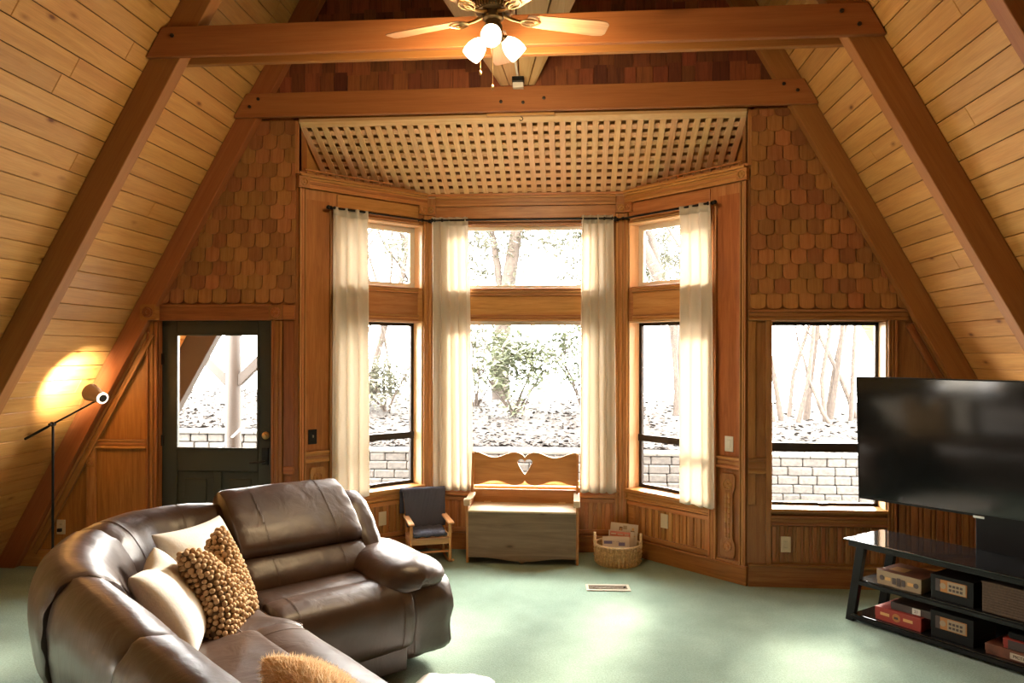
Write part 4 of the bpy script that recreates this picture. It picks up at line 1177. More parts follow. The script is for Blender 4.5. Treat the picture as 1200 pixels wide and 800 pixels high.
prof_bk = [(-.09, .46), (-.135, .62), (-.135, .78), (-.085, .885), (.0, .918), (.10, .885), (.18, .79), (.235, .66), (.27, .54), (.25, .45), (.08, .40)]
prof_b = [(-.07, .46), (-.115, .62), (-.115, .78), (-.07, .875), (.0, .905), (.08, .875), (.15, .79), (.21, .66), (.26, .54), (.25, .45), (.08, .40)]
# recliner end (leg A)
a0, a1 = .785, 1.50
mb, rg, ts = pad(PA, a0 + .2, a1 + .2, prof_top, .06, .025, seed=1)
for t in (.24, .80): stitch(mb, rg, ts, t, 8, 46)
obj('headrest_cushion', mb, LM, sofa, smooth=180)
mb, rg, ts = pad(PA, a0 + .21, a1 + .2, prof_lum, .05, .02, seed=2)
for t in (.24, .80): stitch(mb, rg, ts, t, 4, 34)
obj('lumbar_cushion', mb, LM, sofa, smooth=180)
PS = Path([(-.2, 0), (2.2, 0)], (0, 1))
prof_s1 = [(.40, .36), (.40, .50), (.58, .53), (.74, .525), (.80, .49), (.78, .38), (.60, .33)]
mb, rg, ts = pad(PS, a0 + .22, a1 + .22, prof_s1, .04, .02, seed=3); obj('seat_cushion', mb, LM, sofa, smooth=180)
prof_s2 = [(.72, .36), (.72, .49), (.80, .525), (.90, .515), (.975, .47), (1.005, .39), (1.005, .28), (.985, .20), (.93, .17), (.80, .24)]
mb, rg, ts = pad(PS, a0 + .215, a1 + .23, prof_s2, .05, .02, seed=4)
for t in (.14, .90): stitch(mb, rg, ts, t, 2, 40)
obj('footrest_pad', mb, LM, sofa, smooth=180)
prof_base = [(-.02, .05), (-.04, .40), (-.03, .82), (.03, .84), (.10, .78), (.30, .40), (.90, .30), (.955, .24), (.955, .05)]
k = MB(); k.prism(prof_base, Fr(S(0, 0, 0), SB, SA), a0 + .01, a1 + .02, 'u'); obj('base', k, M['leather'], sofa, bevel=.012, smooth=30)
prof_wing = [(-.12, .46), (-.14, .70), (-.08, .87), (.02, .905), (.13, .875), (.24, .78), (.34, .66), (.40, .55), (.20, .46)]
mb, rg, ts = pad(PA, 1.505 + .2, 1.625 + .2, prof_wing, .05, .02, ns=14, seed=5); obj('side_wing', mb, LM, sofa, smooth=180)
# arm
prof_arm = [(.02, .07), (-.01, .30), (.02, .46), (.25, .50), (.60, .505), (.84, .495), (.93, .45), (.955, .36), (.93, .20), (.88, .07), (.5, .06)]
mb, rg, ts = pad(PS, 1.51 + .2, 1.835 + .2, prof_arm, .10, .0, ns=20, nr=64, seed=6, wr=.004)
stitch(mb, rg, ts, .22, 22, 46); obj('arm', mb, LM, sofa, smooth=180)
rings = []; ns, nr = 30, 40
for i in range(ns + 1):
    t = .5 - .5 * math.cos(PI * i / ns); b = .28 + .715 * t
    e = min(t * .735, (1 - t) * .735)
    rd = lambda q: max(.02, 1 - (1 - min(1, q)) ** 2.2) ** .5
    wdt = .212 * rd(e / .17); h = .082 * rd(e / .15)
    zc = .556 - .022 * t ** 2.2 + .015 * (1 - t)
    ring = []
    for k_ in range(nr):
        ph = 2 * PI * k_ / nr
        ca, sa = math.cos(ph), math.sin(ph)
        x = math.copysign(abs(ca) ** .8, ca); z = math.copysign(abs(sa) ** .85, sa)
        pl = .0025 * math.exp(-(1 - t) * .735 / .06) * math.sin(ph * 13) + .006 * mnoise.noise(V((t * 6, ph, 3)))
        droop = -.03 * (x * x) * (x > 0) - .045 * (x * x) * (x < 0) * t
        ring.append(S(1.600 + x * (wdt + pl), b + .01 * math.sin(ph), zc + z * (h + pl) + droop))
    rings.append(ring)
k = MB(); k.loft(rings); 
c_ = [sum(r, V((0, 0, 0))) / nr for r in rings]

obj('arm_pillow', k, LM, sofa, smooth=180)
# corner wedge
h = WL * .5
mb, rg, ts = pad(PW, .0, h + .005, prof_bk, .06, .035, ns=30, seed=7, wr=.0045)
for t in (.28, .84): stitch(mb, rg, ts, t, 16, 44)
obj('back_cushion', mb, LM, sofa, smooth=180)
mb, rg, ts = pad(PW, h - .015, WL + .035, prof_bk, .06, .035, ns=30, seed=8, wr=.0045); obj('back_cushion', mb, LM, sofa, smooth=180)
k = MB(); rings = []
for i in range(25):
    d = WL * i / 24; q0, n = PW.at(d)
    rings.append([S(*(q0 + n * q).xy, z) for q, z in ((-.07, .05), (-.095, .45), (-.11, .70), (-.06, .78), (.02, .78), (.20, .42), (.20, .05))])
k.loft(rings); obj('back_shell', k, M['leather'], sofa, smooth=40)
k = MB(); k.tube([S(*(PW.at(WL * i / 24)[0] + PW.at(WL * i / 24)[1] * -.118).xy, .70) for i in range(25)], .009, 8); obj('piping', k, M['leather'], sofa, smooth=60)
# wedge seat
def poly_round(pts, r, n=6):
    out = []
    m = len(pts)
    for i in range(m):
        p, a, c = V(pts[i]), V(pts[i - 1]), V(pts[(i + 1) % m])
        u, v = (a - p), (c - p); rr = min(r, u.length * .45, v.length * .45); u.normalize(); v.normalize()
        s0, s1 = p + u * rr, p + v * rr
        for j in range(n + 1):
            t = j / n; out.append(((1 - t) ** 2) * s0 + 2 * t * (1 - t) * p + t * t * s1)
    return out
wpoly = poly_round([(.785, .25), (.785, .93), (.85, 1.03), (.87, 1.115), (.12, 1.115), (.10, .7), (.30, .40)], .09)
cen = sum(wpoly, V((0, 0))) / len(wpoly)
rings = []
for f, z in ((.99, .13), (1.0, .20), (1.005, .34), (1.0, .42), (.985, .462), (.95, .487), (.86, .503), (.6, .51), (.3, .512), (.02, .512)):
    rings.append([S(*(cen + (p - cen) * f), z) for p in wpoly])
k = MB(); k.loft(rings)
obj('corner_seat', k, LM, sofa, smooth=180)
k = MB(); k.tube([S(*(cen + (p - cen) * .955), .488) for p in wpoly] , .003, 5, 0)
k.tube([S(*(cen + V((.02, -.25 + .75 * i / 12))), .513) for i in range(13)], .0025, 5, 0); obj('seat_piping', k, M['stitch'], sofa, smooth=60)
# leg B: two recliner seats coming towards the camera
for q, (b0, b1) in enumerate(((1.085, 1.96), (1.93, 2.85))):
    mb, rg, ts = pad(PB, b0 + .2, b1 + .2, prof_b, .06, .03, ns=30, seed=11 + q, wr=.0045)
    obj('back_cushion', mb, LM, sofa, smooth=180)
    P0 = Path([(0, -.2), (0, 3.4)], (1, 0))
    mb, rg, ts = pad(P0, b0 + .2, b1 + .2, [(.18, .34), (.18, .48), (.45, .52), (.62, .52), (.66, .46), (.62, .36), (.40, .32)], .04, .02, seed=14 + q); obj('seat_cushion', mb, LM, sofa, smooth=180)
    mb, rg, ts = pad(P0, b0 + .2, b1 + .2, [(.58, .36), (.58, .49), (.66, .525), (.78, .515), (.85, .47), (.88, .39), (.88, .28), (.86, .20), (.80, .17), (.66, .24)], .05, .02, seed=17 + q)
    stitch(mb, rg, ts, .14, 2, 40); obj('footrest_pad', mb, LM, sofa, smooth=180)
k = MB(); k.prism([(-.11, .05), (-.14, .45), (-.16, .70), (-.10, .77), (.0, .77), (.24, .42), (.80, .30), (.83, .24), (.83, .05)], Fr(S(0, 0, 0), SA + SB * .0, SB), 1.12, 2.86, 'u'); obj('base', k, M['leather'], sofa, bevel=.012, smooth=30)
k = MB(); k.tube([S(-.18, 1.12, .70), S(-.095, 2.86, .70)], .009, 8); obj('piping', k, M['leather'], sofa, smooth=60)
PE = Path([(0, -.2), (0, 3.6)], (1, 0))
mb, rg, ts = pad(PE, 2.86 + .2, 3.12 + .2, [(q - .08, z) for q, z in prof_arm], .10, 0, ns=14, seed=21, wr=.004); obj('arm', mb, LM, sofa, smooth=180)

# ------------------------------------------------------------------ cushions
def cushion_mesh(c, xax, yax, w, h, th, chop=0, n=26, seed=0, lump=.01, sag=0):
    """soft square cushion: returns MB and a list of (point, normal) samples over its surface"""
    X, Y = V(xax).normalized(), V(yax).normalized(); Z = X.cross(Y).normalized(); c = V(c)
    def P(x, y, s):
        e = max(0, (1 - abs(x) ** 2.6)) * max(0, (1 - abs(y) ** 2.6)); t = th * e ** .42
        px = x * w / 2 * (1 - .09 * (1 - y * y) ); py = y * h / 2 * (1 - .09 * (1 - x * x))
        if chop and y > -.3:
            f = (y + .3) / 1.3; g = math.exp(-(x / .34) ** 2); py -= chop * f * f * g; t *= 1 - .25 * f * g
        if sag: py -= sag * (1 - y) * 0
        t += lump * mnoise.noise(V((x * 2.2 + seed, y * 2.2, s * 2.0))) * e ** .3
        return c + X * px + Y * py + Z * (s * t / 2)
    g = {}
    mb = MB(); vs, fs = [], []
    for s in (1, -1):
        for j in range(n + 1):
            for i in range(n + 1):
                x, y = math.sin(PI / 2 * (-1 + 2 * i / n)), math.sin(PI / 2 * (-1 + 2 * j / n))
                if s == -1 and (i in (0, n) or j in (0, n)): g[(s, i, j)] = g[(1, i, j)]; continue
                g[(s, i, j)] = len(vs); vs.append(P(x, y, s))
        for j in range(n):
            for i in range(n):
                q = [g[(s, i, j)], g[(s, i + 1, j)], g[(s, i + 1, j + 1)], g[(s, i, j + 1)]]
                fs.append(q if s == 1 else q[::-1])
    mb.add(vs, fs)
    return mb, vs, fs
def samples(vs, fs, n, seed):
    rnd = random.Random(seed); tri = []; acc = 0
    for f in fs:
        a, b_, c, d = [vs[k] for k in f]
        ar = ((b_ - a).cross(c - a)).length / 2 + ((c - a).cross(d - a)).length / 2
        acc += ar; tri.append((acc, f))
    out = []; i = 0
    us = sorted(rnd.random() * acc for _ in range(n))
    for u in us:
        while tri[i][0] < u: i += 1
        a, b_, c, d = [vs[k] for k in tri[i][1]]
        s, t = rnd.random(), rnd.random()
        p = a.lerp(b_, s).lerp(d.lerp(c, s), t); nr_ = (c - a).cross(d - b_)
        if nr_.length < 1e-9: continue
        out.append((p, nr_.normalized()))
    return out
def fuzz(vs, fs, n, ln, seed, width=.0016, comb=(0, 0, -.4), lift=.25):
    rnd = random.Random(seed); mb = MB(); comb = V(comb)
    for p, nr_ in samples(vs, fs, n, seed):
        d = (nr_ * lift + comb * rnd.random() + V((rnd.uniform(-1, 1), rnd.uniform(-1, 1), rnd.uniform(-1, 1))) * .6).normalized()
        s = d.cross(nr_)
        if s.length < .01: continue
        s = s.normalized() * width; L = ln * rnd.uniform(.5, 1.2)
        q = p + nr_ * .0006
        mb.add([q - s, q + s, q + d * L], [(0, 1, 2)])
    return mb
up = lambda lean: V((-math.sin(lean), 0, math.cos(lean)))
# back white cushion
t = thing('white_cushion', (-1.42, -2.30, .52), 'fluffy white cushion right behind the knobbly brown cushion', 'cushion')
mb, vs, fs = cushion_mesh((-1.40, -2.215, .70), (.16, 1, -.03), (-.50, .05, .86), .52, .46, .16, seed=2)
cv = obj('cover', mb, M['white_fluff'], t, smooth=180); pass
# left white cushion
t = thing('white_cushion', (-1.45, -2.72, .52), 'fluffy white cushion in the sun, left of the knobbly brown cushion', 'cushion')
mb, vs, fs = cushion_mesh((-1.30, -2.74, .68), (-.34, 1, .02), (-.50, -.16, .85), .45, .45, .18, chop=.03, seed=7)
cv = obj('cover', mb, M['white_fluff'], t, smooth=180); pass
# knobbly brown cushion with a chopped top
t = thing('brown_cushion', (-1.15, -2.45, .52), 'knobbly brown knit cushion with a dented top, leaning on the white cushions', 'cushion')
mb, vs, fs = cushion_mesh((-1.215, -2.46, .675), (-.08, 1, .02), (-.36, -.03, .90), .45, .47, .17, chop=.14, seed=4)
cv = obj('cover', mb, M['bobble_base'], t, smooth=180)
X_, Y_ = V((-.08, 1, .02)).normalized(), V((-.36, -.03, .90)).normalized()
kb = MB(); rnd = random.Random(3); done = []
grid = {}
for p, nr_ in samples(vs, fs, 9000, 9):
    key = tuple(int(v // .0215) for v in p); ok = True
    for dx in (-1, 0, 1):
        for dy in (-1, 0, 1):
            for dz in (-1, 0, 1):
                for q in grid.get((key[0] + dx, key[1] + dy, key[2] + dz), ()):
                    if (q - p).length < .0215: ok = False
    if not ok: continue
    grid.setdefault(key, []).append(p)
    kb.ball(p + nr_ * .003, rnd.uniform(.0118, .0142), 7, 5, sq=(1, rnd.uniform(1, 1.25), rnd.uniform(.8, 1.1)))
obj('bobbles', kb, M['bobble'], cv, smooth=180)
# tan fur cushion at the bottom edge
t = thing('fur_cushion', (-.45, -3.45, .52), 'tan fur cushion on the sofa seat at the bottom edge of the photo', 'cushion')
mb, vs, fs = cushion_mesh((-.37, -3.44, .585), (.72, -.64, .0), (-.42, -.48, .76), .46, .36, .22, seed=5)
cv = obj('cover', mb, M['tan_fur'], t, smooth=180); obj('pile', fuzz(vs, fs, 12000, .022, 8, .0013, (0, 0, -.2), .9), M['fur_tip'], cv)

# ------------------------------------------------------------------ sheepskin on the floor
t = thing('sheepskin_rug', (-.16, -2.2, 0), 'white sheepskin rug on the carpet at the bottom edge of the photo', 'rug')
n = 60; rings = []
for f, z in ((1.02, .002), (1.03, .018), (.97, .034), (.85, .042), (.5, .047), (.02, .049)):
    ring = []
    for i in range(n):
        w = 2 * PI * i / n
        r_ = 1 + .07 * math.cos(2 * w + .4) + .05 * math.cos(5 * w + 1.0) + .03 * math.sin(9 * w) + .022 * math.sin(14 * w + 2)
        ring.append(V((-.165 + .27 * r_ * f * math.cos(w), -2.25 + .47 * r_ * f * math.sin(w), z + .004 * math.sin(7 * w) * (z > .01))))
    rings.append(ring)
k = MB(); k.loft(rings); rug_o = obj('fleece', k, M['rug_white'], t, smooth=180)
# ------------------------------------------------------------------ television and its glass stand
SD_ = V((.61737, -.78667, 0)); SN = V((-.78667, -.61737, 0))          # along the front, out of the front
ST = Fr((2.248, -.678, 0), SD_, SN)
LEN, DEP = 1.56, .46
st = thing('tv_stand', ST(LEN / 2, -DEP / 2, 0), 'black three tier glass television stand with slanted legs', 'tv stand')
def slab(u0, u1, d0, d1, z0, z1, name, mat='black_glass'):
    k = MB(); k.box(ST, u0, u1, d0, d1, z0, z1); return obj(name, k, M[mat], st, bevel=.004)
slab(0, LEN, -DEP, 0, .531, .543, 'top_glass'); slab(.03, LEN - .03, -DEP + .03, -.012, .497, .530, 'top_rail', 'black_plastic')
slab(.085, LEN - .085, -DEP + .04, -.02, .279, .289, 'shelf'); slab(.06, LEN - .06, -DEP + .03, -.01, .045, .056, 'shelf')
k = MB(); k.box(ST, .07, LEN - .07, -.03, -.012, .253, .278, 'u'); k.box(ST, .05, LEN - .05, -.025, -.006, .018, .044, 'u'); obj('shelf_rail', k, M['black_plastic'], st, bevel=.003)
for u, s in ((.03, 1), (LEN - .03, -1)):
    for d, sd in ((-.012, -1), (-DEP + .03, 1)):
        k = MB(); a, c = u + s * .055, u - s * .022
        vs = [ST(c, d, 0), ST(c + s * .058, d, 0), ST(c + s * .058, d + sd * .04, 0), ST(c, d + sd * .04, 0), ST(a, d, .50), ST(a + s * .058, d, .50), ST(a + s * .058, d + sd * .04, .50), ST(a, d + sd * .04, .50)]
        k.add(vs, [(0, 1, 2, 3), (7, 6, 5, 4), (0, 4, 5, 1), (1, 5, 6, 2), (2, 6, 7, 3), (3, 7, 4, 0)], [[(0, 0)] * 4] * 6)
        obj('leg', k, M['leg_black'] if 'leg_black' in M else M['tv_body'], st, bevel=.004)
k = MB(); k.box(ST, LEN * .53 - .02, LEN * .53 + .02, -DEP + .05, -DEP + .09, .056, .279, 'z'); k.box(ST, LEN * .53 - .02, LEN * .53 + .02, -DEP + .05, -DEP + .09, .289, .50, 'z'); obj('centre_post', k, M['black_plastic'], st)
k = MB(); k.box(ST, .62, .94, -DEP - .03, -DEP, .0, 1.30, 'z'); obj('mount_column', k, M['black_plastic'], st, bevel=.004)

TVF = Fr((2.321 + .030, -.702 + .028, .812), (.686, -.7276, 0), (-.7276, -.686, -.05), (-.7276 * .05, -.686 * .05, 1))
tv = thing('television', TVF(.72, 0, 0), 'large black flat screen television turned towards the sofa', 'television')
TW, TH = 1.45, .815
k = MB(); k.box(TVF, 0, TW, -.030, -.004, 0, TH); k.box(TVF, .25, TW - .25, -.062, -.03, .08, .55); obj('cabinet', k, M['tv_body'], tv, bevel=.004)
k = MB()
for a, c, e, g in ((0, .008, 0, TH), (TW - .008, TW, 0, TH), (0, TW, 0, .014), (0, TW, TH - .008, TH)): k.box(TVF, a, c, -.006, .002, e, g)
obj('bezel', k, M['tv_body'], tv)
k = MB(); k.box(TVF, .008, TW - .008, -.006, -.001, .014, TH - .008); obj('screen', k, M['tv_screen'], tv)
k = MB(); k.box(TVF, TW / 2 - .030, TW / 2 + .030, .001, .005, -.010, .004); obj('logo_badge', k, M['silver'], tv, bevel=.002)
k = MB(); k.box(TVF, TW / 2 - .20, TW / 2 + .20, -.075, -.062, .10, .50); k.tube([TVF(TW / 2, -.07, .3), TVF(TW / 2, -.33, .3)], .03, 10); obj('wall_bracket', k, M['black_metal'], tv)

def carton(name, u0, u1, d0, d1, z0, z1, mat, label, cat='box', group=None, yaw_=0):
    """d0 front, d1 back (behind the shelf edge)"""
    F = ST
    if yaw_:
        c = ST((u0 + u1) / 2, -(d0 + d1) / 2, 0); ca, sa = math.cos(yaw_), math.sin(yaw_)
        F = Fr(c, ST.u * ca + ST.d * sa, ST.d * ca - ST.u * sa); F.o = c - F.u * ((u0 + u1) / 2) + F.d * ((d0 + d1) / 2)
    t = thing(name, F((u0 + u1) / 2, -(d0 + d1) / 2, z0), label, cat, group)
    k = MB(); k.box(F, u0, u1, -d1, -d0, z0, z0 + (z1 - z0) * .45); obj('box_base', k, M[mat], t, bevel=.002)
    k = MB(); k.box(F, u0 - .002, u1 + .002, -d1 - .002, -d0 + .002, z0 + (z1 - z0) * .30, z1); l = obj('box_lid', k, M[mat], t, bevel=.002)
    return t, l, F
def face(F, par, name, u0, u1, z0, z1, d, mat, e=.0012):
    k = MB(); k.box(F, u0, u1, -d + .0015, -d + .0015 + e, z0, z1); return obj(name, k, M[mat], par)
def text(s, F, u, z, d, size, mat, parent):
    c = bpy.data.curves.new('lettering', 'FONT'); c.body = s; c.size = size; c.extrude = .0004; c.align_x = 'CENTER'; c.align_y = 'CENTER'
    c.materials.append(M[mat]); o = bpy.data.objects.new('lettering', c); COL.objects.link(o)
    bpy.context.view_layer.update()
    me = bpy.data.meshes.new_from_object(o); bpy.data.objects.remove(o)
    x, y = F.u, F.z; n = x.cross(y); p = F(u, -d + .0032, z) - off(parent)
    me.transform(Matrix(((x.x, y.x, n.x, p.x), (x.y, y.y, n.y, p.y), (x.z, y.z, n.z, p.z), (0, 0, 0, 1))))
    o = bpy.data.objects.new('lettering', me); COL.objects.link(o); o.parent = parent
    return o
Z1, Z0 = .2895, .0565
t, l, F = carton('puzzle_box', .215, .50, .04, .30, Z1, .380, 'box_tan', 'tan jigsaw box with a brown picture lid on the middle shelf', 'box')
k = MB(); k.box(F, .217, .498, -.298, -.042, .3795, .3815); obj('lid_picture', k, M['box_brown'], l)
k = MB(); k.box(F, .26, .36, -.20, -.10, .381, .382); obj('lid_picture', k, M['ink_orange'], l)
for u in (.25, .47):
    k = MB(); k.lathe([(.016, 0), (.016, .001), (.012, .0012), (0, .0012)], F(u, -.038 + .0008, .335), F.d, 16); obj('emblem', k, M['box_dark'], l)
for u, q in ((.33, .030), (.36, .040), (.39, .030)): face(F, l, 'drawing', u - .012, u + .012, .335 - q / 2 - .01, .335 + q / 2, .038, 'box_dark')
for u in (.29, .435): face(F, l, 'ornament', u - .018, u + .018, .325, .345, .038, 'ink_orange')
for i, (za, zb, lab) in enumerate(((Z1, .435, 'black box with an orange and white label on the middle shelf'), (Z0, .215, 'black box with an orange and white label on the bottom shelf'))):
    t, l, F = carton('black_box', .555, .80, .05, .32, za, zb, 'box_black', lab, 'box')
    zc = (za + zb) / 2 + .015
    face(F, l, 'paper_label', .585, .765, zc - .036, zc + .036, .048, 'box_orange'); face(F, l, 'paper_label', .655, .758, zc - .031, zc + .031, .0465, 'box_cream')
    face(F, l, 'paper_label', .585, .612, zc - .036, zc + .036, .0465, 'box_dark')
    k = MB(); k.lathe([(.018, 0), (.018, .001), (0, .0012)], F(.628, -.0465 + .002, zc), F.d, 16); obj('emblem', k, M['box_cream'], l)
    for r_ in range(2):
        for c_ in range(4): face(F, l, 'print_mark', .664 + c_ * .021, .664 + c_ * .021 + .015, zc - .022 + r_ * .024, zc - .022 + r_ * .024 + .014, .0448, 'box_dark')
for i, (u0, u1, lab) in enumerate(((.85, 1.08, 'brown woven bin on the middle shelf, left of two'), (1.10, 1.33, 'brown woven bin on the middle shelf at the photo edge'))):
    t = thing('woven_bin', ST((u0 + u1) / 2, -.2, Z1), lab, 'bin', 'woven bins on the shelf')
    k = MB(); k.box(ST, u0, u1, -.35, -.04, Z1, .462); obj('body', k, M['woven_bin'], t, bevel=.006)
    k = MB()
    for j in range(11): 
        for d in (-.04,): k.box(ST, u0 + .004, u1 - .004, d - .001, d + .004, Z1 + .006 + j * .0155, Z1 + .006 + j * .0155 + .010, 'u')
    obj('weave', k, M['woven_bin'], t, bevel=.002)
    k = MB(); k.box(ST, u0 - .003, u1 + .003, -.353, -.036, .455, .466); obj('rim', k, M['woven_bin'], t, bevel=.003)
t, l, F = carton('game_box', .205, .50, .04, .30, Z0, .140, 'box_red', 'red game box on the bottom shelf', 'box')
k = MB(); k.lathe([(.026, 0), (.026, .001), (.020, .0012), (0, .0012)], F(.345, -.038 + .001, .10), F.d, 20); obj('emblem', k, M['box_orange'], l)
face(F, l, 'drawing', .332, .358, .092, .106, .0362, 'box_dark')
for u in (.27, .42): face(F, l, 'ornament', u - .03, u + .03, .094, .112, .038, 'ink_orange')
t, l, F = carton('small_game_box', .29, .56, .07, .26, .1405, .188, 'box_dark', 'small dark game box lying on the red game box', 'box', yaw_=-.06)
face(F, l, 'price_label', .425, .475, .147, .184, .068, 'paper_white'); text('21', F, .45, .166, .0665, .026, 'box_dark', l)
t, l, F = carton('game_box', .87, 1.28, .04, .30, Z0, .115, 'box_brown', 'wide game box with a white title strip on the bottom shelf', 'box')
face(F, l, 'title_strip', 1.00, 1.17, .068, .102, .038, 'paper'); text('PICTIONARY', F, 1.085, .085, .0365, .024, 'box_black', l)
t, l, F = carton('game_box', .96, 1.30, .05, .28, .1155, .170, 'box_red', 'dark red game box on the wide game box', 'box')
face(F, l, 'title_strip', .985, 1.20, .118, .166, .048, 'box_dark'); face(F, l, 'title_strip', 1.08, 1.20, .126, .156, .0468, 'box_red')
t, l, F = carton('game_box', .98, 1.25, .07, .26, .1705, .205, 'box_black', 'thin black box on top of the game stack', 'box')
# ------------------------------------------------------------------ garden seen through the glass
def gz(x, y):
    """ground height: low strip by the house, retained bank behind"""
    if y < 5.05: return -.30
    return .30 + (y - 5.05) * .035 + -.30 * max(0, (y - 13.2)) + .24 / (1 + math.exp((x + 3.9) / .25)) + .06 * mnoise.noise(V((x * .3, y * .3, 0)))
mb = MB(); nx, ny = 70, 60; ys = [5.05 + 40 * (i / ny) ** 1.6 for i in range(ny + 1)]
rings = [[V((-30 + 60 * i / nx, y, gz(-30 + 60 * i / nx, y + 1e-4))) for i in range(nx + 1)] for y in ys]
mb.loft(rings, cap=False, closed=False)
tag(obj('ground_bank', mb, M['ground'], smooth=180), 'leaf strewn garden bank beyond the retaining wall', 'ground', kind='structure')
mb = MB(); mb.box(W, -30, 30, .0, 5.3, -.40, -.30)
tag(obj('ground_strip', mb, M['concrete']), 'pale path between the house and the retaining wall', 'ground', kind='structure')
rw = thing('retaining_wall', (0, 5, -.3), 'grey split block retaining wall across the garden', 'wall', kind='structure')
rnd = random.Random(4); k = MB(); z = -.31
for r in range(5):
    x = -9 - rnd.random() * .3
    while x < 9:
        w_ = rnd.uniform(.22, .34)
        k.box(Fr((0, 0, 0), (1, 0, 0), (0, 1, 0)), x, x + w_ - .007, 4.90 + r * .018 + rnd.uniform(-.012, .012), 5.2, z, z + .118, 'u'); x += w_
    z += .123
for r in range(5, 7):
    x = -9 - rnd.random() * .3
    while x < -4.0:
        w_ = rnd.uniform(.22, .34); k.box(W, x, x + w_ - .012, 4.90 + r * .018 + rnd.uniform(-.012, .012), 5.25, z, z + .113, 'u'); x += w_
    z += .123
z -= .246
obj('block_courses', k, M['block'], rw, bevel=.018)
k = MB(); x = -9
while x < 9:
    zc = z + (.246 if x < -4.1 else 0); k.box(W, x, x + .42, 4.96, 5.26, zc, zc + .05, 'u'); x += .425
obj('cap_course', k, M['concrete'], rw, bevel=.012)
k = MB(); rr = random.Random(8)
for i in range(260):
    x = rr.uniform(-6, 6); k.ball((x, 4.76 + rr.uniform(-.05, .05), -.30 + rr.uniform(0, .03)), rr.uniform(.03, .07), 6, 4, sq=(1.3, .7, .5))
tag(obj('moss_fringe', k, M['moss'], base=(0, 4.76, -.3)), 'green moss along the foot of the retaining wall', 'moss', kind='stuff')
# fallen leaves on the bank
k = MB(); rr = random.Random(12)
for i in range(11000):
    y = 5.55 + 13 * rr.random() ** 1.7; x = rr.uniform(-1, 1) * (3 + y * .62)
    p = V((x, y, gz(x, y) + .01)); s = rr.uniform(.03, .075); a = rr.random() * 6.3
    u = V((math.cos(a), math.sin(a), rr.uniform(-.3, .3))) * s; v = V((-math.sin(a), math.cos(a), rr.uniform(-.3, .5))) * s * .55
    k.add([p - u, p - v, p + u, p + v + V((0, 0, .012))], [(0, 1, 2, 3)])
tag(obj('leaf_litter', k, M['leaf_litter'], base=(0, 8, .3)), 'brown fallen leaves scattered over the garden bank', 'leaves', kind='stuff')

def leaf_cloud(c, r, n, size, seed, droop=.3):
    rr = random.Random(seed); k = MB(); c = V(c)
    clusters = [V((rr.gauss(0, .45) * r[0], rr.gauss(0, .45) * r[1], rr.gauss(0, .45) * r[2])) for _ in range(max(3, n // 26))]
    for i in range(n):
        q = c + clusters[i % len(clusters)] + V((rr.gauss(0, .13), rr.gauss(0, .13), rr.gauss(0, .10)))
        a = rr.random() * 2 * PI; L = size * rr.uniform(.6, 1.3); w_ = L * .17
        d = V((math.cos(a), math.sin(a), rr.uniform(-droop - .3, .35))).normalized(); s = d.cross(V((rr.uniform(-.4, .4), rr.uniform(-.4, .4), 1))).normalized() * w_
        k.add([q, q + d * L * .45 + s, q + d * L - V((0, 0, L * .12)), q + d * L * .45 - s], [(0, 1, 2, 3)])
    return k
def branchy(k, p, d, L, r, depth, rr):
    pts = [V(p)]; q = V(p); d = V(d).normalized(); n = 5
    for i in range(n):
        d = (d + V((rr.uniform(-.22, .22), rr.uniform(-.22, .22), rr.uniform(-.06, .12)))).normalized(); q = q + d * L / n; pts.append(q.copy())
    k.tube(pts, [r * (1 - .5 * i / n) for i in range(n + 1)], 7 if r > .03 else 5)
    tips = [q]
    if depth:
        for i in range(rr.randint(2, 3)):
            b = pts[rr.randint(2, n)]; a = rr.random() * 2 * PI
            tips += branchy(k, b, (d + V((math.cos(a), math.sin(a) * .7, rr.uniform(.1, .5))) * .8), L * .6, r * .45, depth - 1, rr)
    return tips
def tree(x, y, h, r, seed, label, leaves=0, size=.16, lean=(0, 0), leafmat='leaf', depth=2, group='garden trees', name='garden_tree', spread=None, bark='bark'):
    z = gz(x, y); t = thing(name, (x, y, z), label, 'tree', group); rr = random.Random(seed)
    k = MB(); tips = branchy(k, (x, y, z - .1), (lean[0], lean[1], 1), h, r, depth, rr); obj('trunk', k, M[bark], t, smooth=60)
    if leaves:
        sp = spread or (h * .30, h * .25, h * .24)
        obj('foliage', leaf_cloud((x + lean[0] * h * .8, y, z + h * .82), sp, leaves, size, seed + 1), M[leafmat], t)
    return t
def shrub(x, y, h, wdt, n, size, seed, label, mat='leaf', zoff=0):
    z = gz(x, y); t = thing('garden_shrub', (x, y, z), label, 'shrub', 'garden shrubs'); rr = random.Random(seed); k = MB()
    for i in range(7):
        a = rr.random() * 6.3; branchy(k, (x + rr.uniform(-.1, .1), y, z - .05), (math.cos(a) * .55, math.sin(a) * .4, 1), h * .75, .02 + .01 * rr.random(), 1, rr)
    obj('stems', k, M['bark'], t, smooth=60)
    obj('foliage', leaf_cloud((x, y, z + h * .6 + zoff), (wdt, wdt * .7, h * .42), n, size, seed + 1), M[mat], t); return t
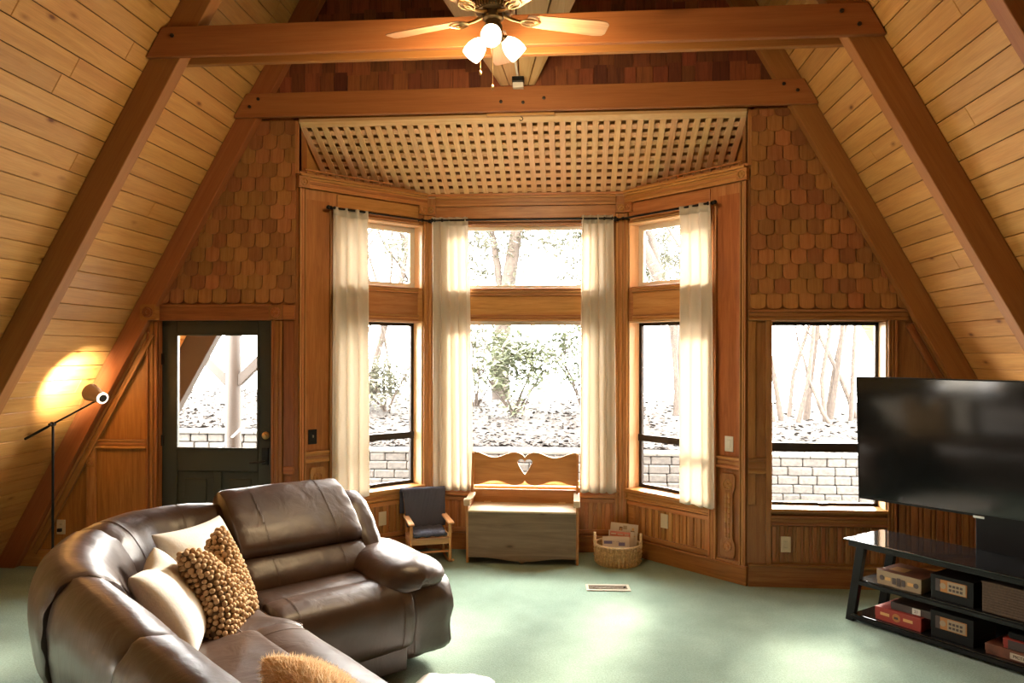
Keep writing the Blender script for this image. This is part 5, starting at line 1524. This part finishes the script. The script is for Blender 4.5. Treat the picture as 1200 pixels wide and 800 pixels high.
# centre view
shrub(-.75, 9.6, 2.0, 1.0, 2600, .20, 31, 'broad leaved green shrub behind the bench, left half of the centre window')
shrub(.75, 10.4, 2.2, 1.0, 2200, .19, 32, 'broad leaved green shrub in the right half of the centre window', zoff=.2)
shrub(-1.9, 11.5, 2.4, .9, 900, .2, 33, 'shrub seen past the left edge of the centre curtains', 'leaf_pale')
tree(-1.45, 13.5, 5.6, .27, 41, 'stout tree trunk in the centre transom window', 2600, .2, leafmat='leaf_pale', depth=2)
tree(1.15, 10.8, 2.3, .05, 42, 'thin leaning sapling at the right of the centre window', 260, .15, lean=(.05, 0))
tree(2.0, 15.0, 5.4, .16, 43, 'pale leafy tree above the right of the centre window', 2600, .24, leafmat='leaf_pale')
tree(-3.0, 15.0, 5.4, .15, 44, 'pale leafy tree above the left bay transom', 2600, .24, leafmat='leaf_pale')
tree(.75, 13.2, 5.0, .07, 51, 'fine leaved pale tree in the middle of the centre transom window', 2400, .2, leafmat='leaf_pale')
tree(-5.6, 11.0, 4.6, .08, 52, 'fine leaved pale tree outside the left bay transom', 1800, .18, leafmat='leaf_pale')
# left bay view
shrub(-3.6, 9.8, 1.5, .9, 2000, .16, 34, 'low pale shrub in the left bay window', 'leaf_pale', -.2)
tree(-4.0, 12.0, 4.2, .045, 45, 'thin young tree in the left bay window', 420, .18, lean=(.06, 0), leafmat='leaf_pale')
tree(-5.0, 13.8, 5.5, .10, 46, 'mid size tree at the left of the left bay window', 700, .2, leafmat='leaf_pale')
# right bay view
tree(3.0, 12.0, 5.0, .22, 47, 'broad pale trunk in the right bay window', 500, .2, leafmat='leaf_pale')
tree(2.55, 10.0, 3.4, .07, 48, 'narrow dark stem at the left of the right bay window', 160, .14, leafmat='leaf_pale')
shrub(3.6, 12.8, 3.6, 1.0, 2200, .2, 35, 'pale shrub in the right bay transom', 'leaf_pale', 1.2)
# right window: a clump of bare, leaning stems
cl = [(4.35, 9.2, 4.2, .05, -.10), (4.55, 9.4, 4.6, .06, -.16), (4.75, 9.1, 4.4, .05, .03), (5.1, 9.7, 4.9, .07, .10), (5.35, 9.3, 4.6, .05, -.05), (5.6, 9.8, 4.8, .06, .16), (5.9, 9.5, 4.3, .05, .22), (6.2, 9.9, 4.7, .06, -.20), (4.9, 10.2, 5.0, .05, .05), (5.75, 10.4, 5.0, .08, .0)]
for i, (x, y, h, r_, ln) in enumerate(cl):
    tree(x, y, h, r_, 60 + i, 'slender bare stem of the clump behind the right window', 0, lean=(ln, 0), depth=1, group='bare stems behind the right window', name='bare_tree')
for i, (x, y) in enumerate(((5.4, 9.0), (5.9, 8.8))):
    tree(x, y, 1.8, .045, 80 + i, 'broken branch leaning low behind the right window', 0, lean=(.75 if i else -.6, 0), depth=1, group='leaning broken branches', name='leaning_branch')
# door view
shrub(-5.9, 10.2, 1.2, .7, 600, .2, 36, 'low green shrub at the lower left of the door glass')
shrub(-5.0, 11.0, 2.2, .9, 700, .2, 37, 'pale shrub between the rafter and the post in the door glass', 'leaf_pale')
tree(-4.75, 10.5, 3.6, .06, 49, 'thin stem right of the post in the door glass', 300, .18, leafmat='leaf_pale')
tree(-7.2, 13.5, 6.0, .13, 50, 'leafy tree far behind the door glass', 900, .22, leafmat='leaf_pale')
k = MB(); rr = random.Random(2); y = 12.4
k.tube([(-6.4, 12.0, gz(-6.4, 12) + .08), (-5.6, 12.1, gz(-5.6, 12) + .11), (-4.4, 12.3, gz(-4.4, 12) + .09)], [.10, .12, .09], 9)
lg = thing('fallen_log', (-5.4, 12.1, gz(-5.4, 12.1)), 'fallen log on the bank seen through the door glass', 'log'); obj('log_trunk', k, M['bark'], lg, smooth=60)
# porch post with braces
pp = thing('porch_post', (-3.25, 2.0, -.3), 'tan painted porch post with two braces beyond the door', 'post', kind='structure')
k = MB(); k.lathe([(0, 0), (.082, 0), (.082, 3.1), (0, 3.1)], (-3.252, 2.0, -.3), n=20); obj('post', k, M['paint_tan'], pp, smooth=40)
for s, zt in ((-1, 1.93), (1, 1.93)):
    k = MB(); F = Fr((-3.252, 2.0, 1.40), V((s * .62, 0, .60)), (0, 1, 0), V((-s * .60, 0, .62)))
    k.box(F, .07, .62, -.04, .04, -.05, .05, 'u'); obj('brace', k, M['paint_tan'], pp, bevel=.006)
k = MB(); k.tube([(-3.95, 2.6, .42), (-3.20, 1.9, .88), (-2.9, 1.6, 1.06)], .012, 8); hr = thing('hand_rail', (-3.3, 2, .6), 'thin pale stair rail crossing the porch post', 'rail'); obj('rail_bar', k, M['white_plastic'], hr, smooth=50)
mb = MB(); mb.box(W, -4.6, -1.9, .05, 3.4, -.42, -.08); tag(obj('ground_porch', mb, M['concrete'], bevel=.01), 'porch slab outside the door', 'ground', kind='structure')
# ------------------------------------------------------------------ camera
cd = bpy.data.cameras.new('camera'); cam = bpy.data.objects.new('camera', cd); COL.objects.link(cam)
cd.sensor_width = 36; cd.lens = 878.6 * 36 / 1200; cd.shift_y = 13.14 / 1200; cd.clip_start = .05
cam.matrix_world = Matrix.Translation((.453, -5.877, 1.779)) @ Matrix.Rotation(.0839, 4, 'Z') @ Matrix.Rotation(PI / 2, 4, 'X') @ Matrix.Rotation(.0025, 4, 'Z')
sc.camera = cam

# ------------------------------------------------------------------ light
w = bpy.data.worlds.new('sky'); sc.world = w; w.use_nodes = True
bg = w.node_tree.nodes['Background']; bg.inputs[0].default_value = (1.0, .97, .92, 1); bg.inputs[1].default_value = 24
sun = bpy.data.lights.new('sun', 'SUN'); sun.energy = 14; sun.angle = math.radians(13); sun.color = (1, .9, .74)
so = bpy.data.objects.new('sun', sun); COL.objects.link(so)
so.rotation_euler = V((-.30, -1, -.50)).to_track_quat('-Z', 'Y').to_euler()
def lamp(name, kind, loc, energy, col, **kw):
    l = bpy.data.lights.new(name, kind); l.energy = energy; l.color = col
    for k, v in kw.items(): setattr(l, k, v)
    o = bpy.data.objects.new(name, l); COL.objects.link(o); o.location = loc; return o
def portal(F, u0, u1, z0, z1, d=-.16):
    l = bpy.data.lights.new('portal', 'AREA'); l.shape = 'RECTANGLE'; l.size = u1 - u0; l.size_y = z1 - z0; l.cycles.is_portal = True
    o = bpy.data.objects.new('portal', l); COL.objects.link(o)
    c = F((u0 + u1) / 2, d, (z0 + z1) / 2)
    zax = -F.d; x = F.u; y = zax.cross(x)
    o.matrix_world = Matrix(((x.x, y.x, zax.x, c.x), (x.y, y.y, zax.y, c.y), (x.z, y.z, zax.z, c.z), (0, 0, 0, 1)))
for F in (BAYL, BAYR): portal(F, .34, 1.13, .58, 2.06); portal(F, .34, 1.13, 2.36, 2.93)
portal(BAYC, .22, 1.58, .58, 2.07); portal(BAYC, .22, 1.58, 2.36, 2.93); portal(BACK, 1.945, 2.8, .6, 2.02); portal(BACK, -2.81, -2.12, .99, 1.92)

portal(FL, ROOF_GAP[0], ROOF_GAP[1], ROOF_GAP[2] / math.sin(ANG), ROOF_GAP[3] / math.sin(ANG))
vs = sc.view_settings; vs.view_transform = 'Standard'; vs.look = 'None'; vs.gamma = 1; vs.use_curve_mapping = False; vs.exposure = .75
sc.cycles.max_bounces = 10; sc.cycles.diffuse_bounces = 6; sc.cycles.transparent_max_bounces = 12; sc.cycles.use_denoising = True
sc.cycles.sample_clamp_indirect = 6
o = lamp('fan_light', 'POINT', (0, -1.95, 3.40), 40, (1, .72, .40), shadow_soft_size=.06)
for w in (-88, 32, 148):
    w = math.radians(w); lamp('shade_light', 'POINT', HX + V((math.cos(w) * .165, math.sin(w) * .165, 3.42)), 24, (1, .72, .40), shadow_soft_size=.03)
bpy.data.objects.remove(o)
s_ = lamp('reading_light', 'SPOT', FLAMP[0], 75, (1, .84, .62), shadow_soft_size=.02, spot_size=math.radians(98), spot_blend=.9)
s_.rotation_euler = FLAMP[1].to_track_quat('-Z', 'Y').to_euler()
